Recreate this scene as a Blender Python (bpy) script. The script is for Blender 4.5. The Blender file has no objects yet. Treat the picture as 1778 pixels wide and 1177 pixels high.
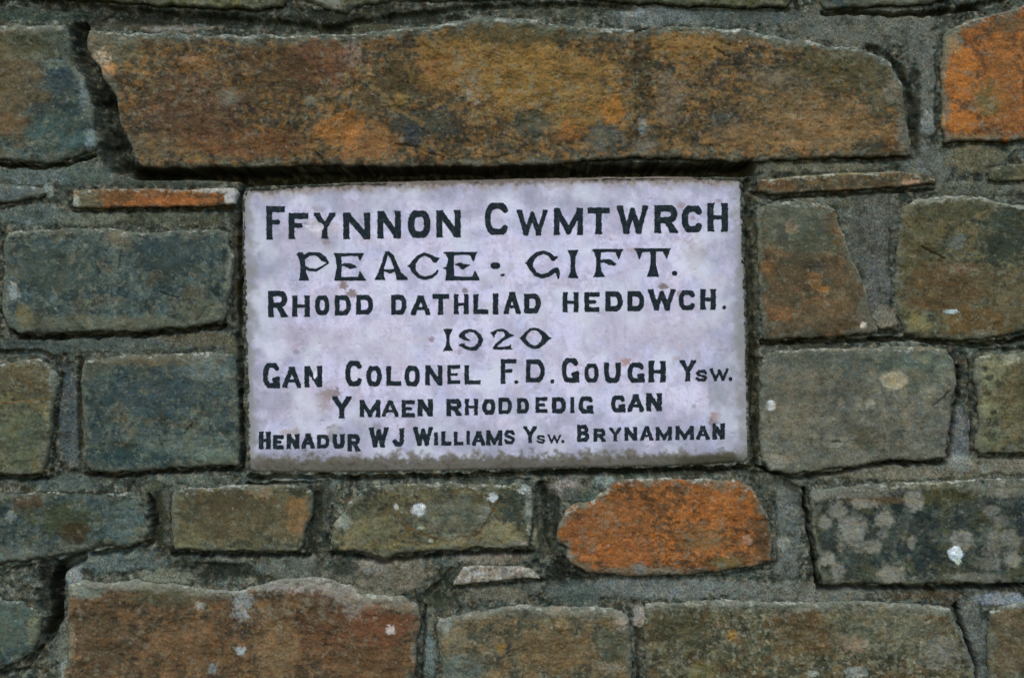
import bpy, math
import numpy as np

# ------------------------------------------------------------------ camera, world, sun, exposure
S = 0.0007                      # metres per unit of wall plan (the plan is measured over the wall face)
CX, CY = 889.0, 588.5
sc = bpy.context.scene
cam_d = bpy.data.cameras.new('camera')
cam = bpy.data.objects.new('camera', cam_d)
sc.collection.objects.link(cam)
DIST = 1.70
cam.location = (0.0, -DIST, 0.0)
cam.rotation_euler = (math.radians(90), 0, 0)
cam_d.sensor_width = 36
cam_d.lens = 36 * DIST / (1778 * S)
cam_d.clip_end = 100
sc.camera = cam

SUN_EL, SUN_AZ = 52.0, -18.0     # degrees: height, and turn to the left of the wall's outward normal
w = bpy.data.worlds.new('World'); sc.world = w; w.use_nodes = True
nt = w.node_tree; nt.nodes.clear()
sky = nt.nodes.new('ShaderNodeTexSky'); sky.sky_type = 'NISHITA'; sky.sun_disc = False
sky.sun_elevation = math.radians(SUN_EL)
sky.sun_rotation = math.radians(180 - SUN_AZ)
sky.air_density = 1.0; sky.dust_density = 1.0; sky.ozone_density = 1.0
bg = nt.nodes.new('ShaderNodeBackground'); bg.inputs[1].default_value = 0.15
out = nt.nodes.new('ShaderNodeOutputWorld')
nt.links.new(sky.outputs[0], bg.inputs[0]); nt.links.new(bg.outputs[0], out.inputs[0])

sun_d = bpy.data.lights.new('sun', 'SUN'); sun_d.energy = 0.55; sun_d.angle = math.radians(45)
sun_d.color = (1.0, 0.97, 0.93)
sun = bpy.data.objects.new('sun', sun_d); sc.collection.objects.link(sun)
el, az = math.radians(SUN_EL), math.radians(SUN_AZ)
from mathutils import Vector
dirv = Vector((math.sin(az) * math.cos(el), -math.cos(az) * math.cos(el), math.sin(el)))   # towards the sun
sun.rotation_euler = (-dirv).to_track_quat('-Z', 'Y').to_euler()
sun.location = dirv * 5

sc.view_settings.view_transform = 'Standard'
sc.view_settings.look = 'None'
sc.view_settings.exposure = 0.5
sc.view_settings.gamma = 1.0
sc.render.resolution_x = 1024; sc.render.resolution_y = 677
sc.render.engine = 'CYCLES'

ILL = np.array([0.53, 0.575, 0.76])       # light that the open wall face receives (used only to turn seen colours into base colours)

cam_d.dof.use_dof = True; cam_d.dof.focus_distance = DIST + 0.055; cam_d.dof.aperture_fstop = 2.8

# ------------------------------------------------------------------ helpers
SHIFT = np.array([0.77, 0.80, 0.87])
def lin(c):
    c = np.asarray(c, float) / 255.0
    return np.where(c <= 0.04045, c / 12.92, ((c + 0.055) / 1.055) ** 2.4)
def alb(c):
    l = lin(c); g = l.mean()
    return np.clip((l * 0.88 + g * 0.12 * np.array([1.0, 1.0, 0.65])) * SHIFT / ILL, 0.004, 0.86)
def alb0(c):
    return np.clip(lin(c) / ILL, 0.004, 0.94)

def _hash(ix, iy, seed):
    h = (ix.astype(np.int64) * 374761393 + iy.astype(np.int64) * 668265263 + seed * 974634777) & 0xffffffff
    h = ((h ^ (h >> 13)) * 1274126177) & 0xffffffff
    h = ((h ^ (h >> 16)) * 2246822519) & 0xffffffff
    return (h ^ (h >> 15)) & 0xffff
_ang = np.linspace(0, 2 * np.pi, 65536, endpoint=False).astype(np.float32)
_GX, _GY = np.cos(_ang), np.sin(_ang)
def perlin(x, y, seed):
    x0 = np.floor(x); y0 = np.floor(y)
    fx = (x - x0).astype(np.float32); fy = (y - y0).astype(np.float32)
    ix = x0.astype(np.int64); iy = y0.astype(np.int64)
    u = fx * fx * fx * (fx * (fx * 6 - 15) + 10); v = fy * fy * fy * (fy * (fy * 6 - 15) + 10)
    def g(dx, dy):
        h = _hash(ix + dx, iy + dy, seed)
        return _GX[h] * (fx - dx) + _GY[h] * (fy - dy)
    a = g(0, 0); b = g(1, 0); c = g(0, 1); d = g(1, 1)
    return (a + (b - a) * u) * (1 - v) + (c + (d - c) * u) * v
def fbm(x, y, scale, seed, octv=4, gain=0.55):
    sx, sy = scale if isinstance(scale, tuple) else (scale, scale)
    x = x / sx; y = y / sy; a = 1.0; t = 0.0; n = 0.0
    c, s = math.cos(0.6), math.sin(0.6)
    for k in range(octv):
        t = t + a * perlin(x + 17.3 * k, y - 9.1 * k, seed + k * 31); n += a * a
        x, y = (c * x - s * y) * 2.03, (s * x + c * y) * 2.03
        a *= gain
    return t / math.sqrt(n) * 1.6            # about unit-ish, std near 0.4
def sstep(a, b, v):
    t = np.clip((v - a) / (b - a), 0, 1); return t * t * (3 - 2 * t)

def poly_sdf(px, py, pts):
    d = np.full(px.shape, 1e9); ins = np.zeros(px.shape, bool)
    n = len(pts)
    for i in range(n):
        ax, ay = pts[i]; bx, by = pts[(i + 1) % n]
        ex, ey = bx - ax, by - ay
        t = np.clip(((px - ax) * ex + (py - ay) * ey) / (ex * ex + ey * ey + 1e-9), 0, 1)
        dx = px - ax - t * ex; dy = py - ay - t * ey
        d = np.minimum(d, dx * dx + dy * dy)
        if ay != by:
            cond = ((ay > py) != (by > py)) & (px < (bx - ax) * (py - ay) / (by - ay) + ax)
            ins ^= cond
    d = np.sqrt(d)
    return np.where(ins, -d, d)
def line_dist(px, py, pts):
    d = np.full(px.shape, 1e9)
    for (ax, ay), (bx, by) in zip(pts[:-1], pts[1:]):
        ex, ey = bx - ax, by - ay
        t = np.clip(((px - ax) * ex + (py - ay) * ey) / (ex * ex + ey * ey + 1e-9), 0, 1)
        d = np.minimum(d, np.hypot(px - ax - t * ex, py - ay - t * ey))
    return d

def make_mesh(name, verts, quads, cols, mat, parent, smooth=None):
    me = bpy.data.meshes.new(name)
    nv, nq = len(verts), len(quads)
    me.vertices.add(nv); me.vertices.foreach_set('co', verts.astype(np.float32).ravel())
    me.loops.add(nq * 4); me.loops.foreach_set('vertex_index', quads.astype(np.int32).ravel())
    me.polygons.add(nq)
    me.polygons.foreach_set('loop_start', np.arange(0, nq * 4, 4, dtype=np.int32))
    me.polygons.foreach_set('loop_total', np.full(nq, 4, dtype=np.int32))
    me.polygons.foreach_set('use_smooth', np.ones(nq, bool) if smooth is None else smooth)
    me.update(calc_edges=True)
    if cols is not None:
        at = me.color_attributes.new('tint', 'FLOAT_COLOR', 'POINT')
        c4 = np.ones((nv, 4), np.float32); c4[:, :3] = cols
        at.data.foreach_set('color', c4.ravel())
    me.materials.append(mat)
    o = bpy.data.objects.new(name, me); sc.collection.objects.link(o)
    if parent is not None: o.parent = parent
    return o

def field_mesh(name, sdf, bbox, step, height, colour, skirt_to, mat, parent):
    """a solid piece: relief front inside the outline sdf<0, walls going back to depth skirt_to"""
    x0, y0, x1, y1 = bbox
    xs = np.arange(x0, x1 + step, step); ys = np.arange(y0, y1 + step, step)
    X, Y = np.meshgrid(xs, ys)
    D = sdf(X, Y)
    gy, gx = np.gradient(D, step)
    cen = 0.25 * (D[:-1, :-1] + D[1:, :-1] + D[:-1, 1:] + D[1:, 1:])
    keep = cen < 0
    H, Wd = X.shape
    cnt = np.zeros((H, Wd), int)
    for a in (0, 1):
        for b in (0, 1):
            cnt[a:H - 1 + a, b:Wd - 1 + b] += keep
    used = cnt > 0
    bd = used & (cnt < 4)
    gl = np.hypot(gx, gy) + 1e-6
    mv = np.clip(D, -step, step)
    X = np.where(bd, X - mv * gx / gl, X); Y = np.where(bd, Y - mv * gy / gl, Y)
    D = np.where(bd, 0.0, np.minimum(D, 0))
    idx = np.full((H, Wd), -1); idx[used] = np.arange(used.sum())
    px, py, dd = X[used], Y[used], D[used]
    h = height(px, py, dd)
    cols = colour(px, py, dd, h)
    V = np.stack([(px - CX) * S, -h * S, (CY - py) * S], 1)
    A = idx[:-1, :-1][keep]; B = idx[:-1, 1:][keep]; C = idx[1:, 1:][keep]; E = idx[1:, :-1][keep]
    quads = np.stack([A, E, C, B], 1)          # faces the camera (-Y)
    # walls along edges used once
    ed = np.concatenate([quads[:, [0, 1]], quads[:, [1, 2]], quads[:, [2, 3]], quads[:, [3, 0]]])
    n = len(V)
    key = np.minimum(ed[:, 0], ed[:, 1]) * n + np.maximum(ed[:, 0], ed[:, 1])
    _, inv, c = np.unique(key, return_inverse=True, return_counts=True)
    be = ed[c[inv] == 1]
    bv = np.unique(be); rm = np.full(n, -1); rm[bv] = np.arange(len(bv))
    front = V[bv]
    nrow = 3
    rings = [front]
    for r in range(1, nrow + 1):
        q = front.copy(); t = (r / nrow) ** 1.6
        q[:, 1] = front[:, 1] * (1 - t) + (-skirt_to * S) * t
        rings.append(q)
    m = len(bv); off = n
    allV = np.concatenate([V] + rings)
    qs = [quads]
    for r in range(nrow):
        a = off + r * m; b = off + (r + 1) * m
        qs.append(np.stack([be[:, 1] * 0 + a + rm[be[:, 1]], a + rm[be[:, 0]], b + rm[be[:, 0]], b + rm[be[:, 1]]], 1))
    allC = np.concatenate([cols] + [cols[bv]] * (nrow + 1))
    return make_mesh(name, allV, np.concatenate(qs), allC, mat, parent)

# ------------------------------------------------------------------ materials
def weathered(name, rough=0.9, spec=0.12, grain=0.45, bump=1.0, gscale=700.0, hue=0.12):
    m = bpy.data.materials.new(name); m.use_nodes = True
    t = m.node_tree; N = t.nodes; L = t.links
    p = N['Principled BSDF']
    a = N.new('ShaderNodeAttribute'); a.attribute_name = 'tint'
    tc = N.new('ShaderNodeTexCoord')
    n1 = N.new('ShaderNodeTexNoise'); n1.inputs['Scale'].default_value = gscale; n1.inputs['Detail'].default_value = 3; n1.inputs['Roughness'].default_value = 0.65
    n2 = N.new('ShaderNodeTexNoise'); n2.inputs['Scale'].default_value = gscale * 0.33; n2.inputs['Detail'].default_value = 4; n2.inputs['Roughness'].default_value = 0.7
    L.new(tc.outputs['Object'], n1.inputs['Vector']); L.new(tc.outputs['Object'], n2.inputs['Vector'])
    mr = N.new('ShaderNodeMapRange'); mr.inputs[1].default_value = 0.3; mr.inputs[2].default_value = 0.7
    mr.inputs[3].default_value = 1 - grain; mr.inputs[4].default_value = 1 + grain
    L.new(n1.outputs['Fac'], mr.inputs[0])
    mul = N.new('ShaderNodeMix'); mul.data_type = 'RGBA'; mul.blend_type = 'MULTIPLY'; mul.inputs[0].default_value = 1
    L.new(a.outputs['Color'], mul.inputs[6]); L.new(mr.outputs[0], mul.inputs[7])
    # slight mineral hue variation
    mr2 = N.new('ShaderNodeMix'); mr2.data_type = 'RGBA'; mr2.blend_type = 'OVERLAY'; mr2.inputs[0].default_value = hue
    L.new(mul.outputs[2], mr2.inputs[6]); L.new(n2.outputs['Color'], mr2.inputs[7])
    L.new(mr2.outputs[2], p.inputs['Base Color'])
    p.inputs['Roughness'].default_value = rough
    p.inputs['Specular IOR Level'].default_value = spec
    b1 = N.new('ShaderNodeBump'); b1.inputs['Strength'].default_value = bump; b1.inputs['Distance'].default_value = 0.0008
    L.new(n2.outputs['Fac'], b1.inputs['Height']); L.new(b1.outputs[0], p.inputs['Normal'])
    return m
M_STONE = weathered('sandstone')
M_MORTAR = weathered('lime_mortar', 0.95, 0.08, 0.7, 1.0, 560)
M_MARBLE = weathered('white_marble', 0.5, 0.3, 0.06, 0.12, 500, 0.03)
M_LEAD = weathered('black_letter_paint', 0.8, 0.08, 0.35, 0.4, 500, 0.08)

# ------------------------------------------------------------------ roots
def thing(name, label, cat, loc):
    o = bpy.data.objects.new(name, None); sc.collection.objects.link(o)
    o.empty_display_size = 0.05
    o['label'] = label; o['category'] = cat
    return o
wall = thing('stone_wall', 'rough wall of brown, grey and orange stones in mortar around the white plaque', 'wall', (0, 0, 0)); wall['kind'] = 'thing'
plaque = thing('marble_plaque', 'white marble plaque with black lettered inscription, set into the stone wall', 'plaque', (0, 0, 0))

# ------------------------------------------------------------------ stones
def warp(x, y, seed, amp=1.0):
    wx = fbm(x, y, 34.0, seed, 2) * 3.4 * amp + fbm(x, y, 8.0, seed + 5, 2) * 1.1 * amp
    wy = fbm(x, y, 34.0, seed + 9, 2) * 3.0 * amp + fbm(x, y, 8.0, seed + 14, 2) * 1.1 * amp
    return x + wx, y + wy

# palettes: base colour, then layers (colour, scale, threshold, softness, amount)
GREY = dict(base=(62, 76, 77), layers=[((46, 60, 62), 45, 0.05, 0.4, 0.8), ((86, 96, 92), 30, 0.2, 0.4, 0.6),
      ((80, 74, 58), 60, 0.25, 0.4, 0.55), ((100, 112, 110), 14, 0.45, 0.3, 0.5), ((30, 42, 46), 12, 0.4, 0.3, 0.6)])
BROWN = dict(base=(104, 83, 55), layers=[((58, 50, 44), 45, 0.0, 0.45, 0.8), ((130, 96, 54), 28, 0.2, 0.4, 0.6),
      ((70, 64, 50), 24, 0.2, 0.4, 0.6), ((128, 92, 50), 12, 0.3, 0.3, 0.55), ((46, 50, 46), 13, 0.15, 0.4, 0.75), ((112, 104, 92), 8, 0.5, 0.25, 0.5)])
OLIVE = dict(base=(84, 80, 62), layers=[((62, 66, 56), 40, 0.1, 0.4, 0.8), ((104, 94, 66), 30, 0.15, 0.4, 0.7),
      ((44, 50, 46), 14, 0.3, 0.3, 0.7), ((112, 112, 96), 10, 0.4, 0.3, 0.5)])
ORANGE = dict(base=(124, 78, 42), layers=[((156, 94, 42), 26, 0.15, 0.5, 0.75), ((88, 62, 44), 22, 0.05, 0.4, 0.85),
      ((78, 60, 44), 10, 0.35, 0.3, 0.75), ((172, 104, 48), 9, 0.35, 0.3, 0.5)])
MOSSY = dict(base=(70, 72, 46), layers=[((92, 92, 60), 22, 0.1, 0.4, 0.8), ((40, 48, 40), 16, 0.2, 0.35, 0.8), ((116, 116, 100), 8, 0.4, 0.3, 0.6)])

def palette(px, py, pal, seed):
    c = np.tile(alb(pal['base']), (len(px), 1))
    for i, (col, scl, th, sf, am) in enumerate(pal['layers']):
        f = fbm(px, py, scl, seed + 101 * (i + 1), 5, 0.62)
        k = (sstep(th - sf / 2, th + sf / 2, f) * am)[:, None]
        c = c * (1 - k) + alb(col) * k
    # overall drift in value
    v = 1 + 0.22 * fbm(px, py, 90.0, seed + 3, 3)
    return c * np.clip(v, 0.55, 1.6)[:, None]
def mineral(c, px, py, seed, a=1.0):
    """speckle of the grain: value and warm / cool drift at several sizes"""
    v = 1 + a * (0.32 * fbm(px, py, 30.0, seed + 5, 5, .68) + 0.16 * fbm(px, py, 6.0, seed + 4, 3, .8))
    t = a * (0.13 * fbm(px, py, 20.0, seed + 6, 4, .7) + 0.12 * fbm(px, py, 5.0, seed + 7, 2, .8))
    g = a * 0.05 * fbm(px, py, 12.0, seed + 8, 4, .7)
    c = c * np.clip(v, 0.4, 1.9)[:, None]
    return np.clip(c * np.stack([1 + t, 1 + g, 1 - t], 1), 0.003, .9)
def blobs(c, px, py, bl, seed, af=alb):
    """shaped patches: (x, y, rx, ry, colour, amount[, edge softness[, raggedness]])"""
    for i, b in enumerate(bl):
        x, y, rx, ry, col, am = b[:6]
        sf = b[6] if len(b) > 6 else 0.5
        rg = b[7] if len(b) > 7 else 0.55
        m = (np.abs(px - x) < rx * 2.2) & (np.abs(py - y) < ry * 2.2)
        if not m.any(): continue
        qx, qy = px[m], py[m]
        r = np.hypot((qx - x) / rx, (qy - y) / ry)
        sc_ = min(26.0, max(3.0, 0.7 * min(rx, ry)))
        r = r + rg * fbm(qx, qy, sc_, seed + 57 * i, 5, 0.72)
        k = (sstep(1 + sf / 2, 1 - sf / 2, r) * am)[:, None]
        c[m] = c[m] * (1 - k) + af(col) * k
    return c
def lines_tint(c, px, py, ln, seed):
    """thin marks along a line: (points, half width, colour, amount)"""
    for i, (pts, hw, col, am) in enumerate(ln):
        P = np.array(pts)
        m = (px > P[:, 0].min() - 3 * hw - 6) & (px < P[:, 0].max() + 3 * hw + 6) & (py > P[:, 1].min() - 3 * hw - 6) & (py < P[:, 1].max() + 3 * hw + 6)
        if not m.any(): continue
        qx, qy = px[m], py[m]
        d = line_dist(qx + 3 * fbm(qx, qy, 18, seed + i, 3), qy + 3 * fbm(qx, qy, 18, seed + i + 7, 3), pts)
        d = d / hw + 0.45 * fbm(qx, qy, 9, seed + i * 3, 3)
        k = (sstep(1.2, 0.5, d) * am)[:, None]
        c[m] = c[m] * (1 - k) + alb(col) * k
    return c

LICHEN = (150, 152, 150)
PALE = (176, 184, 196)
STONES = []
def stone(pts, F, pal, seed, tilt=(0, 0), R=9, E=6, relief=1.0, blob=(), lines=(), steps=(), cracks=(), lime=0.0, limecol=(120, 126, 122), label=None, amp=1.0):
    STONES.append(dict(pts=pts, F=F, pal=pal, seed=seed, tilt=tilt, R=R, E=E, relief=relief, blob=blob, lines=lines,
                       steps=steps, cracks=cracks, lime=lime, limecol=limecol, label=label, amp=amp))

# top-left grey brown stone
stone([(-75, 45), (0, 42), (60, 44), (118, 42), (125, 70), (124, 105), (135, 124), (150, 134), (157, 165), (164, 205), (170, 245), (168, 262), (150, 266), (130, 271), (105, 280), (80, 283), (40, 281), (10, 277), (-75, 275)],
      4, GREY, 11, R=14, E=7, blob=[(15, 150, 62, 105, (92, 80, 60), .9, .6), (60, 75, 60, 26, (70, 72, 54), .7), (70, 200, 32, 30, (40, 54, 56), .6), (105, 140, 26, 22, (44, 60, 70), .7),
      (150, 155, 10, 34, (104, 118, 124), .8), (158, 242, 10, 20, (110, 128, 138), .8), (95, 235, 60, 30, (62, 84, 84), .7), (95, 112, 20, 8, (100, 112, 108), .7), (20, 215, 28, 18, (108, 84, 60), .6)], lime=.2)
# the long lintel
stone([(152, 52), (200, 55), (260, 58), (300, 52), (330, 60), (400, 62), (440, 60), (500, 62), (545, 60), (600, 60), (640, 57), (680, 50), (740, 46), (800, 36), (850, 29), (905, 30), (950, 38), (1000, 45), (1050, 48), (1100, 51), (1170, 44), (1250, 50), (1300, 52), (1340, 62), (1400, 70), (1440, 80), (1490, 82), (1515, 90), (1540, 105), (1555, 125), (1565, 150), (1572, 190), (1577, 230), (1580, 270), (1560, 272), (1500, 274), (1440, 275), (1380, 278), (1300, 282), (1240, 279), (1180, 276), (1130, 275), (1080, 275), (1020, 280), (960, 285), (900, 288), (850, 290), (780, 290), (700, 292), (640, 288), (600, 289), (540, 288), (480, 292), (400, 291), (330, 293), (250, 291), (235, 275), (217, 235), (207, 200), (203, 170), (186, 145), (166, 110), (154, 85)],
      9, BROWN, 23, R=10, E=6, relief=1.5, label='long brown lintel stone above the plaque',
      blob=[(200, 85, 46, 26, (92, 88, 72), .8), (178, 108, 14, 18, (176, 160, 146), .85), (190, 122, 18, 10, (172, 124, 78), .8), (340, 110, 34, 14, (132, 96, 64), .6), (330, 190, 90, 55, (84, 62, 50), .6), (265, 255, 60, 22, (96, 82, 62), .7),
            (560, 110, 60, 40, (96, 62, 48), .6), (430, 250, 110, 24, (104, 68, 44), .6), (480, 130, 80, 50, (72, 56, 40), .6), (613, 88, 14, 24, (126, 108, 100), .7, .8, .9), (690, 150, 55, 46, (66, 58, 40), .75), (697, 173, 12, 12, (116, 92, 50), .8),
            (640, 205, 20, 60, (80, 70, 52), .6), (640, 250, 50, 34, (132, 92, 56), .75), (590, 225, 36, 34, (140, 92, 44), .7), (770, 120, 44, 34, (122, 84, 58), .7), (822, 155, 12, 26, (122, 118, 122), .85), (795, 105, 9, 15, (120, 118, 112), .7), (740, 215, 60, 28, (52, 56, 52), .8), (720, 235, 20, 20, (52, 58, 64), .8),
            (850, 110, 120, 60, (128, 98, 50), .65), (900, 60, 110, 20, (70, 68, 50), .75), (960, 160, 120, 70, (130, 100, 52), .6), (925, 215, 34, 22, (60, 70, 66), .7), (1065, 195, 20, 24, (150, 102, 44), .8), (1050, 240, 30, 22, (84, 88, 84), .7), (985, 230, 24, 16, (138, 88, 44), .6),
            (1115, 130, 22, 55, (62, 56, 40), .75), (1115, 220, 7, 16, (120, 134, 142), .6), (1118, 255, 20, 16, (110, 104, 96), .7), (1160, 170, 26, 40, (112, 98, 82), .6), (1190, 80, 60, 32, (132, 98, 50), .6), (1380, 190, 90, 40, (112, 92, 64), .5), (1260, 220, 30, 26, (70, 74, 70), .7), (1350, 140, 50, 22, (102, 96, 84), .5), (1460, 120, 80, 40, (74, 70, 48), .7), (1290, 240, 60, 24, (126, 98, 66), .6),
            (1430, 230, 90, 40, (128, 100, 68), .6), (1530, 150, 36, 46, (78, 76, 60), .7), (1545, 160, 14, 20, (110, 106, 96), .7), (1555, 245, 26, 22, (104, 74, 46), .6), (1500, 258, 24, 16, (54, 58, 52), .8), (1565, 225, 9, 30, (96, 104, 102), .6), (400, 170, 20, 14, (96, 98, 92), .6), (540, 178, 10, 10, (92, 100, 92), .7)],
      lines=[([(385, 63), (440, 67)], 3.5, (168, 168, 168), .9), ([(225, 59), (330, 65)], 3, (120, 128, 128), .6), ([(755, 49), (800, 41)], 3, (168, 168, 168), .9), ([(860, 36), (905, 36)], 3, (168, 168, 168), .9), ([(1045, 55), (1060, 54)], 4, (176, 186, 194), .9), ([(1070, 54), (1100, 56)], 3, PALE, .7), ([(1262, 54), (1280, 55)], 5, (200, 206, 212), .95),
             ([(1400, 73), (1440, 76), (1488, 82)], 6, (190, 186, 190), .95), ([(1300, 59), (1370, 71)], 2.5, (120, 136, 136), .8), ([(648, 150), (690, 192), (735, 215)], 5, (112, 92, 60), .7)],
      steps=[([(530, 300), (545, 262), (570, 225), (600, 198), (660, 190), (700, 205), (720, 240), (735, 262), (770, 275), (850, 268), (930, 262), (925, 300)], 3.5), ([(640, 40), (720, 60), (790, 120), (800, 170), (760, 200), (690, 195), (640, 150), (610, 100)], -2.0), ([(1102, 30), (1128, 40), (1127, 290), (1104, 290)], -6)],
      cracks=[([(690, 252), (720, 256), (745, 268), (770, 274)], 1.6, 6), ([(770, 274), (830, 270), (862, 276), (900, 266), (930, 264)], 1.2, 4), ([(1240, 84), (1255, 96), (1265, 102)], 1.8, 6), ([(545, 262), (570, 288), (600, 289)], 1.4, 5), ([(612, 66), (606, 110), (618, 150), (604, 200)], 1.6, 4)], lime=.5, limecol=(84, 98, 96))
# orange stone, top right
stone([(1636, 60), (1655, 46), (1680, 36), (1730, 25), (1778, 10), (1850, -8), (1850, 238), (1778, 243), (1745, 249), (1700, 245), (1670, 246), (1640, 249), (1633, 200), (1632, 140), (1634, 90)],
      10, ORANGE, 37, R=7, E=6, label='bright orange stone with grey edges', blob=[(1640, 62, 26, 24, (98, 104, 98), .95), (1716, 175, 24, 34, (96, 88, 56), .8), (1735, 120, 26, 60, (136, 88, 46), .7), (1750, 45, 34, 16, (84, 74, 54), .7), (1665, 130, 28, 40, (172, 104, 42), .7), (1670, 215, 26, 20, (172, 104, 42), .7), (1711, 58, 9, 9, (86, 66, 44), .7), (1650, 80, 18, 16, (150, 120, 84), .6), (1680, 240, 50, 6, (128, 104, 74), .8), (1765, 200, 40, 26, (138, 88, 48), .7)],
      lines=[([(1690, 34), (1735, 22), (1775, 10)], 4, (120, 142, 144), .8), ([(1635, 120), (1637, 240)], 3, (150, 124, 96), .7)])
# stones along the top edge of the picture
stone([(1418, -75), (1422, 4), (1432, 17), (1470, 15), (1520, 12), (1600, 9), (1640, 1), (1665, -12), (1665, -75)], 10, GREY, 41, R=8, E=5, blob=[(1540, 5, 60, 12, (104, 106, 88), .8)])
stone([(985, -75), (990, -12), (1020, 0), (1100, 6), (1200, 11), (1300, 14), (1368, 11), (1378, -2), (1382, -75)], 8, MOSSY, 43, R=8, E=6)
stone([(70, -75), (80, -6), (110, 0), (200, 4), (300, 12), (380, 15), (450, 17), (492, 12), (502, -4), (500, -75)], 8, MOSSY, 47, R=8, E=6)
stone([(520, -75), (528, 0), (560, 14), (600, 22), (620, 12), (680, 2), (800, 1), (900, -2), (965, -8), (965, -75)], 1, MOSSY, 53, R=10, E=8, blob=[(570, 5, 26, 12, (130, 134, 130), .7)])
stone([(-75, -75), (-75, 2), (0, 2), (40, -4), (55, -20), (55, -75)], 6, OLIVE, 55)
stone([(1690, -75), (1695, -20), (1730, -16), (1850, -34), (1850, -75)], 8, GREY, 56)
# thin orange slip on the left
stone([(128, 331), (170, 327), (250, 328), (330, 329), (410, 326), (415, 333), (411, 357), (350, 360), (280, 361), (200, 362), (140, 363), (127, 360)],
      9, ORANGE, 61, R=5, E=4, label='thin orange strip of stone', blob=[(150, 345, 30, 20, (96, 96, 78), .85), (200, 340, 34, 12, (96, 70, 46), .7), (404, 340, 14, 16, (176, 176, 184), .9), (380, 331, 34, 5, (166, 160, 160), .8), (270, 338, 24, 10, (100, 66, 46), .6), (132, 352, 8, 12, (170, 176, 172), .8), (300, 350, 60, 8, (166, 96, 48), .6)], amp=.6)
# left grey courses
stone([(30, 400), (12, 410), (8, 430), (6, 480), (3, 530), (6, 550), (18, 566), (35, 579), (80, 580), (150, 576), (230, 577), (290, 571), (350, 566), (385, 560), (395, 546), (400, 510), (407, 470), (405, 440), (396, 402), (380, 396), (300, 400), (230, 402), (200, 395), (100, 398)],
      8, GREY, 67, R=11, E=6, relief=.8, blob=[(208, 408, 22, 18, (104, 98, 84), .7), (300, 440, 60, 30, (48, 62, 66), .7), (26, 505, 10, 14, (138, 150, 158), .8), (45, 550, 14, 22, (98, 92, 66), .8), (180, 560, 160, 12, (92, 92, 76), .6), (100, 470, 70, 40, (66, 76, 70), .6), (350, 540, 40, 18, (84, 88, 74), .6)],
      lines=[([(401, 430), (400, 500), (396, 540)], 3, (120, 132, 136), .6), ([(20, 404), (60, 402), (110, 398)], 3, (108, 112, 98), .6)], cracks=[([(280, 508), (300, 514), (312, 518)], 1.3, 5), ([(255, 470), (275, 474)], 1, 3), ([(345, 555), (358, 535), (372, 530)], 1, 3)])
stone([(148, 626), (200, 616), (230, 614), (300, 613), (405, 609), (412, 640), (414, 700), (416, 760), (416, 808), (370, 810), (330, 812), (300, 812), (250, 819), (180, 821), (160, 817), (148, 800), (143, 760), (143, 700), (141, 645)],
      7, GREY, 71, R=10, E=6, relief=.8, blob=[(280, 625, 100, 12, (98, 88, 68), .7), (355, 640, 40, 24, (104, 116, 116), .6), (280, 680, 80, 40, (50, 66, 72), .7), (230, 790, 90, 16, (40, 60, 62), .7), (330, 775, 80, 22, (88, 102, 98), .6), (380, 795, 34, 14, (100, 112, 100), .6), (160, 640, 24, 20, (76, 78, 66), .6)],
      cracks=[([(322, 752), (330, 742), (337, 735)], 1.5, 5), ([(255, 700), (262, 730)], .9, 2.5)])
stone([(-75, 628), (0, 627), (30, 625), (70, 622), (86, 630), (100, 645), (103, 665), (95, 700), (92, 740), (85, 790), (78, 822), (40, 824), (0, 823), (-75, 823)],
      6, OLIVE, 73, R=10, E=7, blob=[(30, 650, 50, 26, (92, 84, 64), .7), (30, 760, 55, 55, (78, 88, 74), .7), (96, 660, 9, 22, (110, 122, 122), .8), (88, 720, 10, 20, (106, 112, 92), .7)],
      lines=[([(0, 700), (50, 695), (90, 690)], 3, (104, 86, 56), .7)], steps=[([(-75, 700), (92, 697), (92, 830), (-75, 830)], 3)])
stone([(-75, 320), (0, 318), (50, 318), (76, 325), (80, 335), (70, 344), (40, 351), (0, 355), (-75, 356)], 3, GREY, 79, R=8, E=6, blob=[(20, 335, 50, 14, (88, 98, 104), .7), (84, 325, 8, 10, (120, 140, 144), .7)])
stone([(-75, 852), (0, 853), (60, 851), (150, 849), (232, 852), (250, 874), (258, 925), (248, 941), (215, 950), (180, 948), (150, 957), (100, 965), (60, 972), (0, 979), (-75, 981)],
      4, GREY, 83, R=12, E=8, relief=1.2, blob=[(110, 900, 50, 30, (58, 64, 44), .8), (220, 900, 36, 40, (76, 94, 96), .7), (130, 925, 26, 18, (60, 48, 30), .8), (40, 960, 60, 12, (98, 104, 100), .6), (20, 895, 9, 8, (120, 130, 132), .7), (245, 925, 12, 16, (90, 96, 80), .7), (50, 870, 30, 14, (74, 56, 38), .6)])
stone([(302, 850), (330, 845), (380, 843), (430, 840), (480, 838), (530, 842), (546, 855), (545, 880), (535, 910), (528, 945), (520, 956), (440, 957), (360, 956), (304, 954), (300, 920), (297, 880)],
      8, OLIVE, 89, R=8, E=6, relief=.6, blob=[(420, 900, 95, 36, (84, 76, 58), .75), (410, 870, 60, 18, (70, 62, 46), .7), (520, 895, 20, 34, (122, 92, 60), .7), (455, 852, 22, 12, (128, 110, 88), .8), (525, 850, 26, 10, (56, 60, 50), .7), (330, 930, 34, 20, (96, 94, 72), .6)],
      lines=[([(325, 845), (400, 842), (430, 840)], 3.5, (140, 142, 146), .85), ([(300, 945), (420, 954), (515, 954)], 3, (110, 112, 84), .7)])
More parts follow.
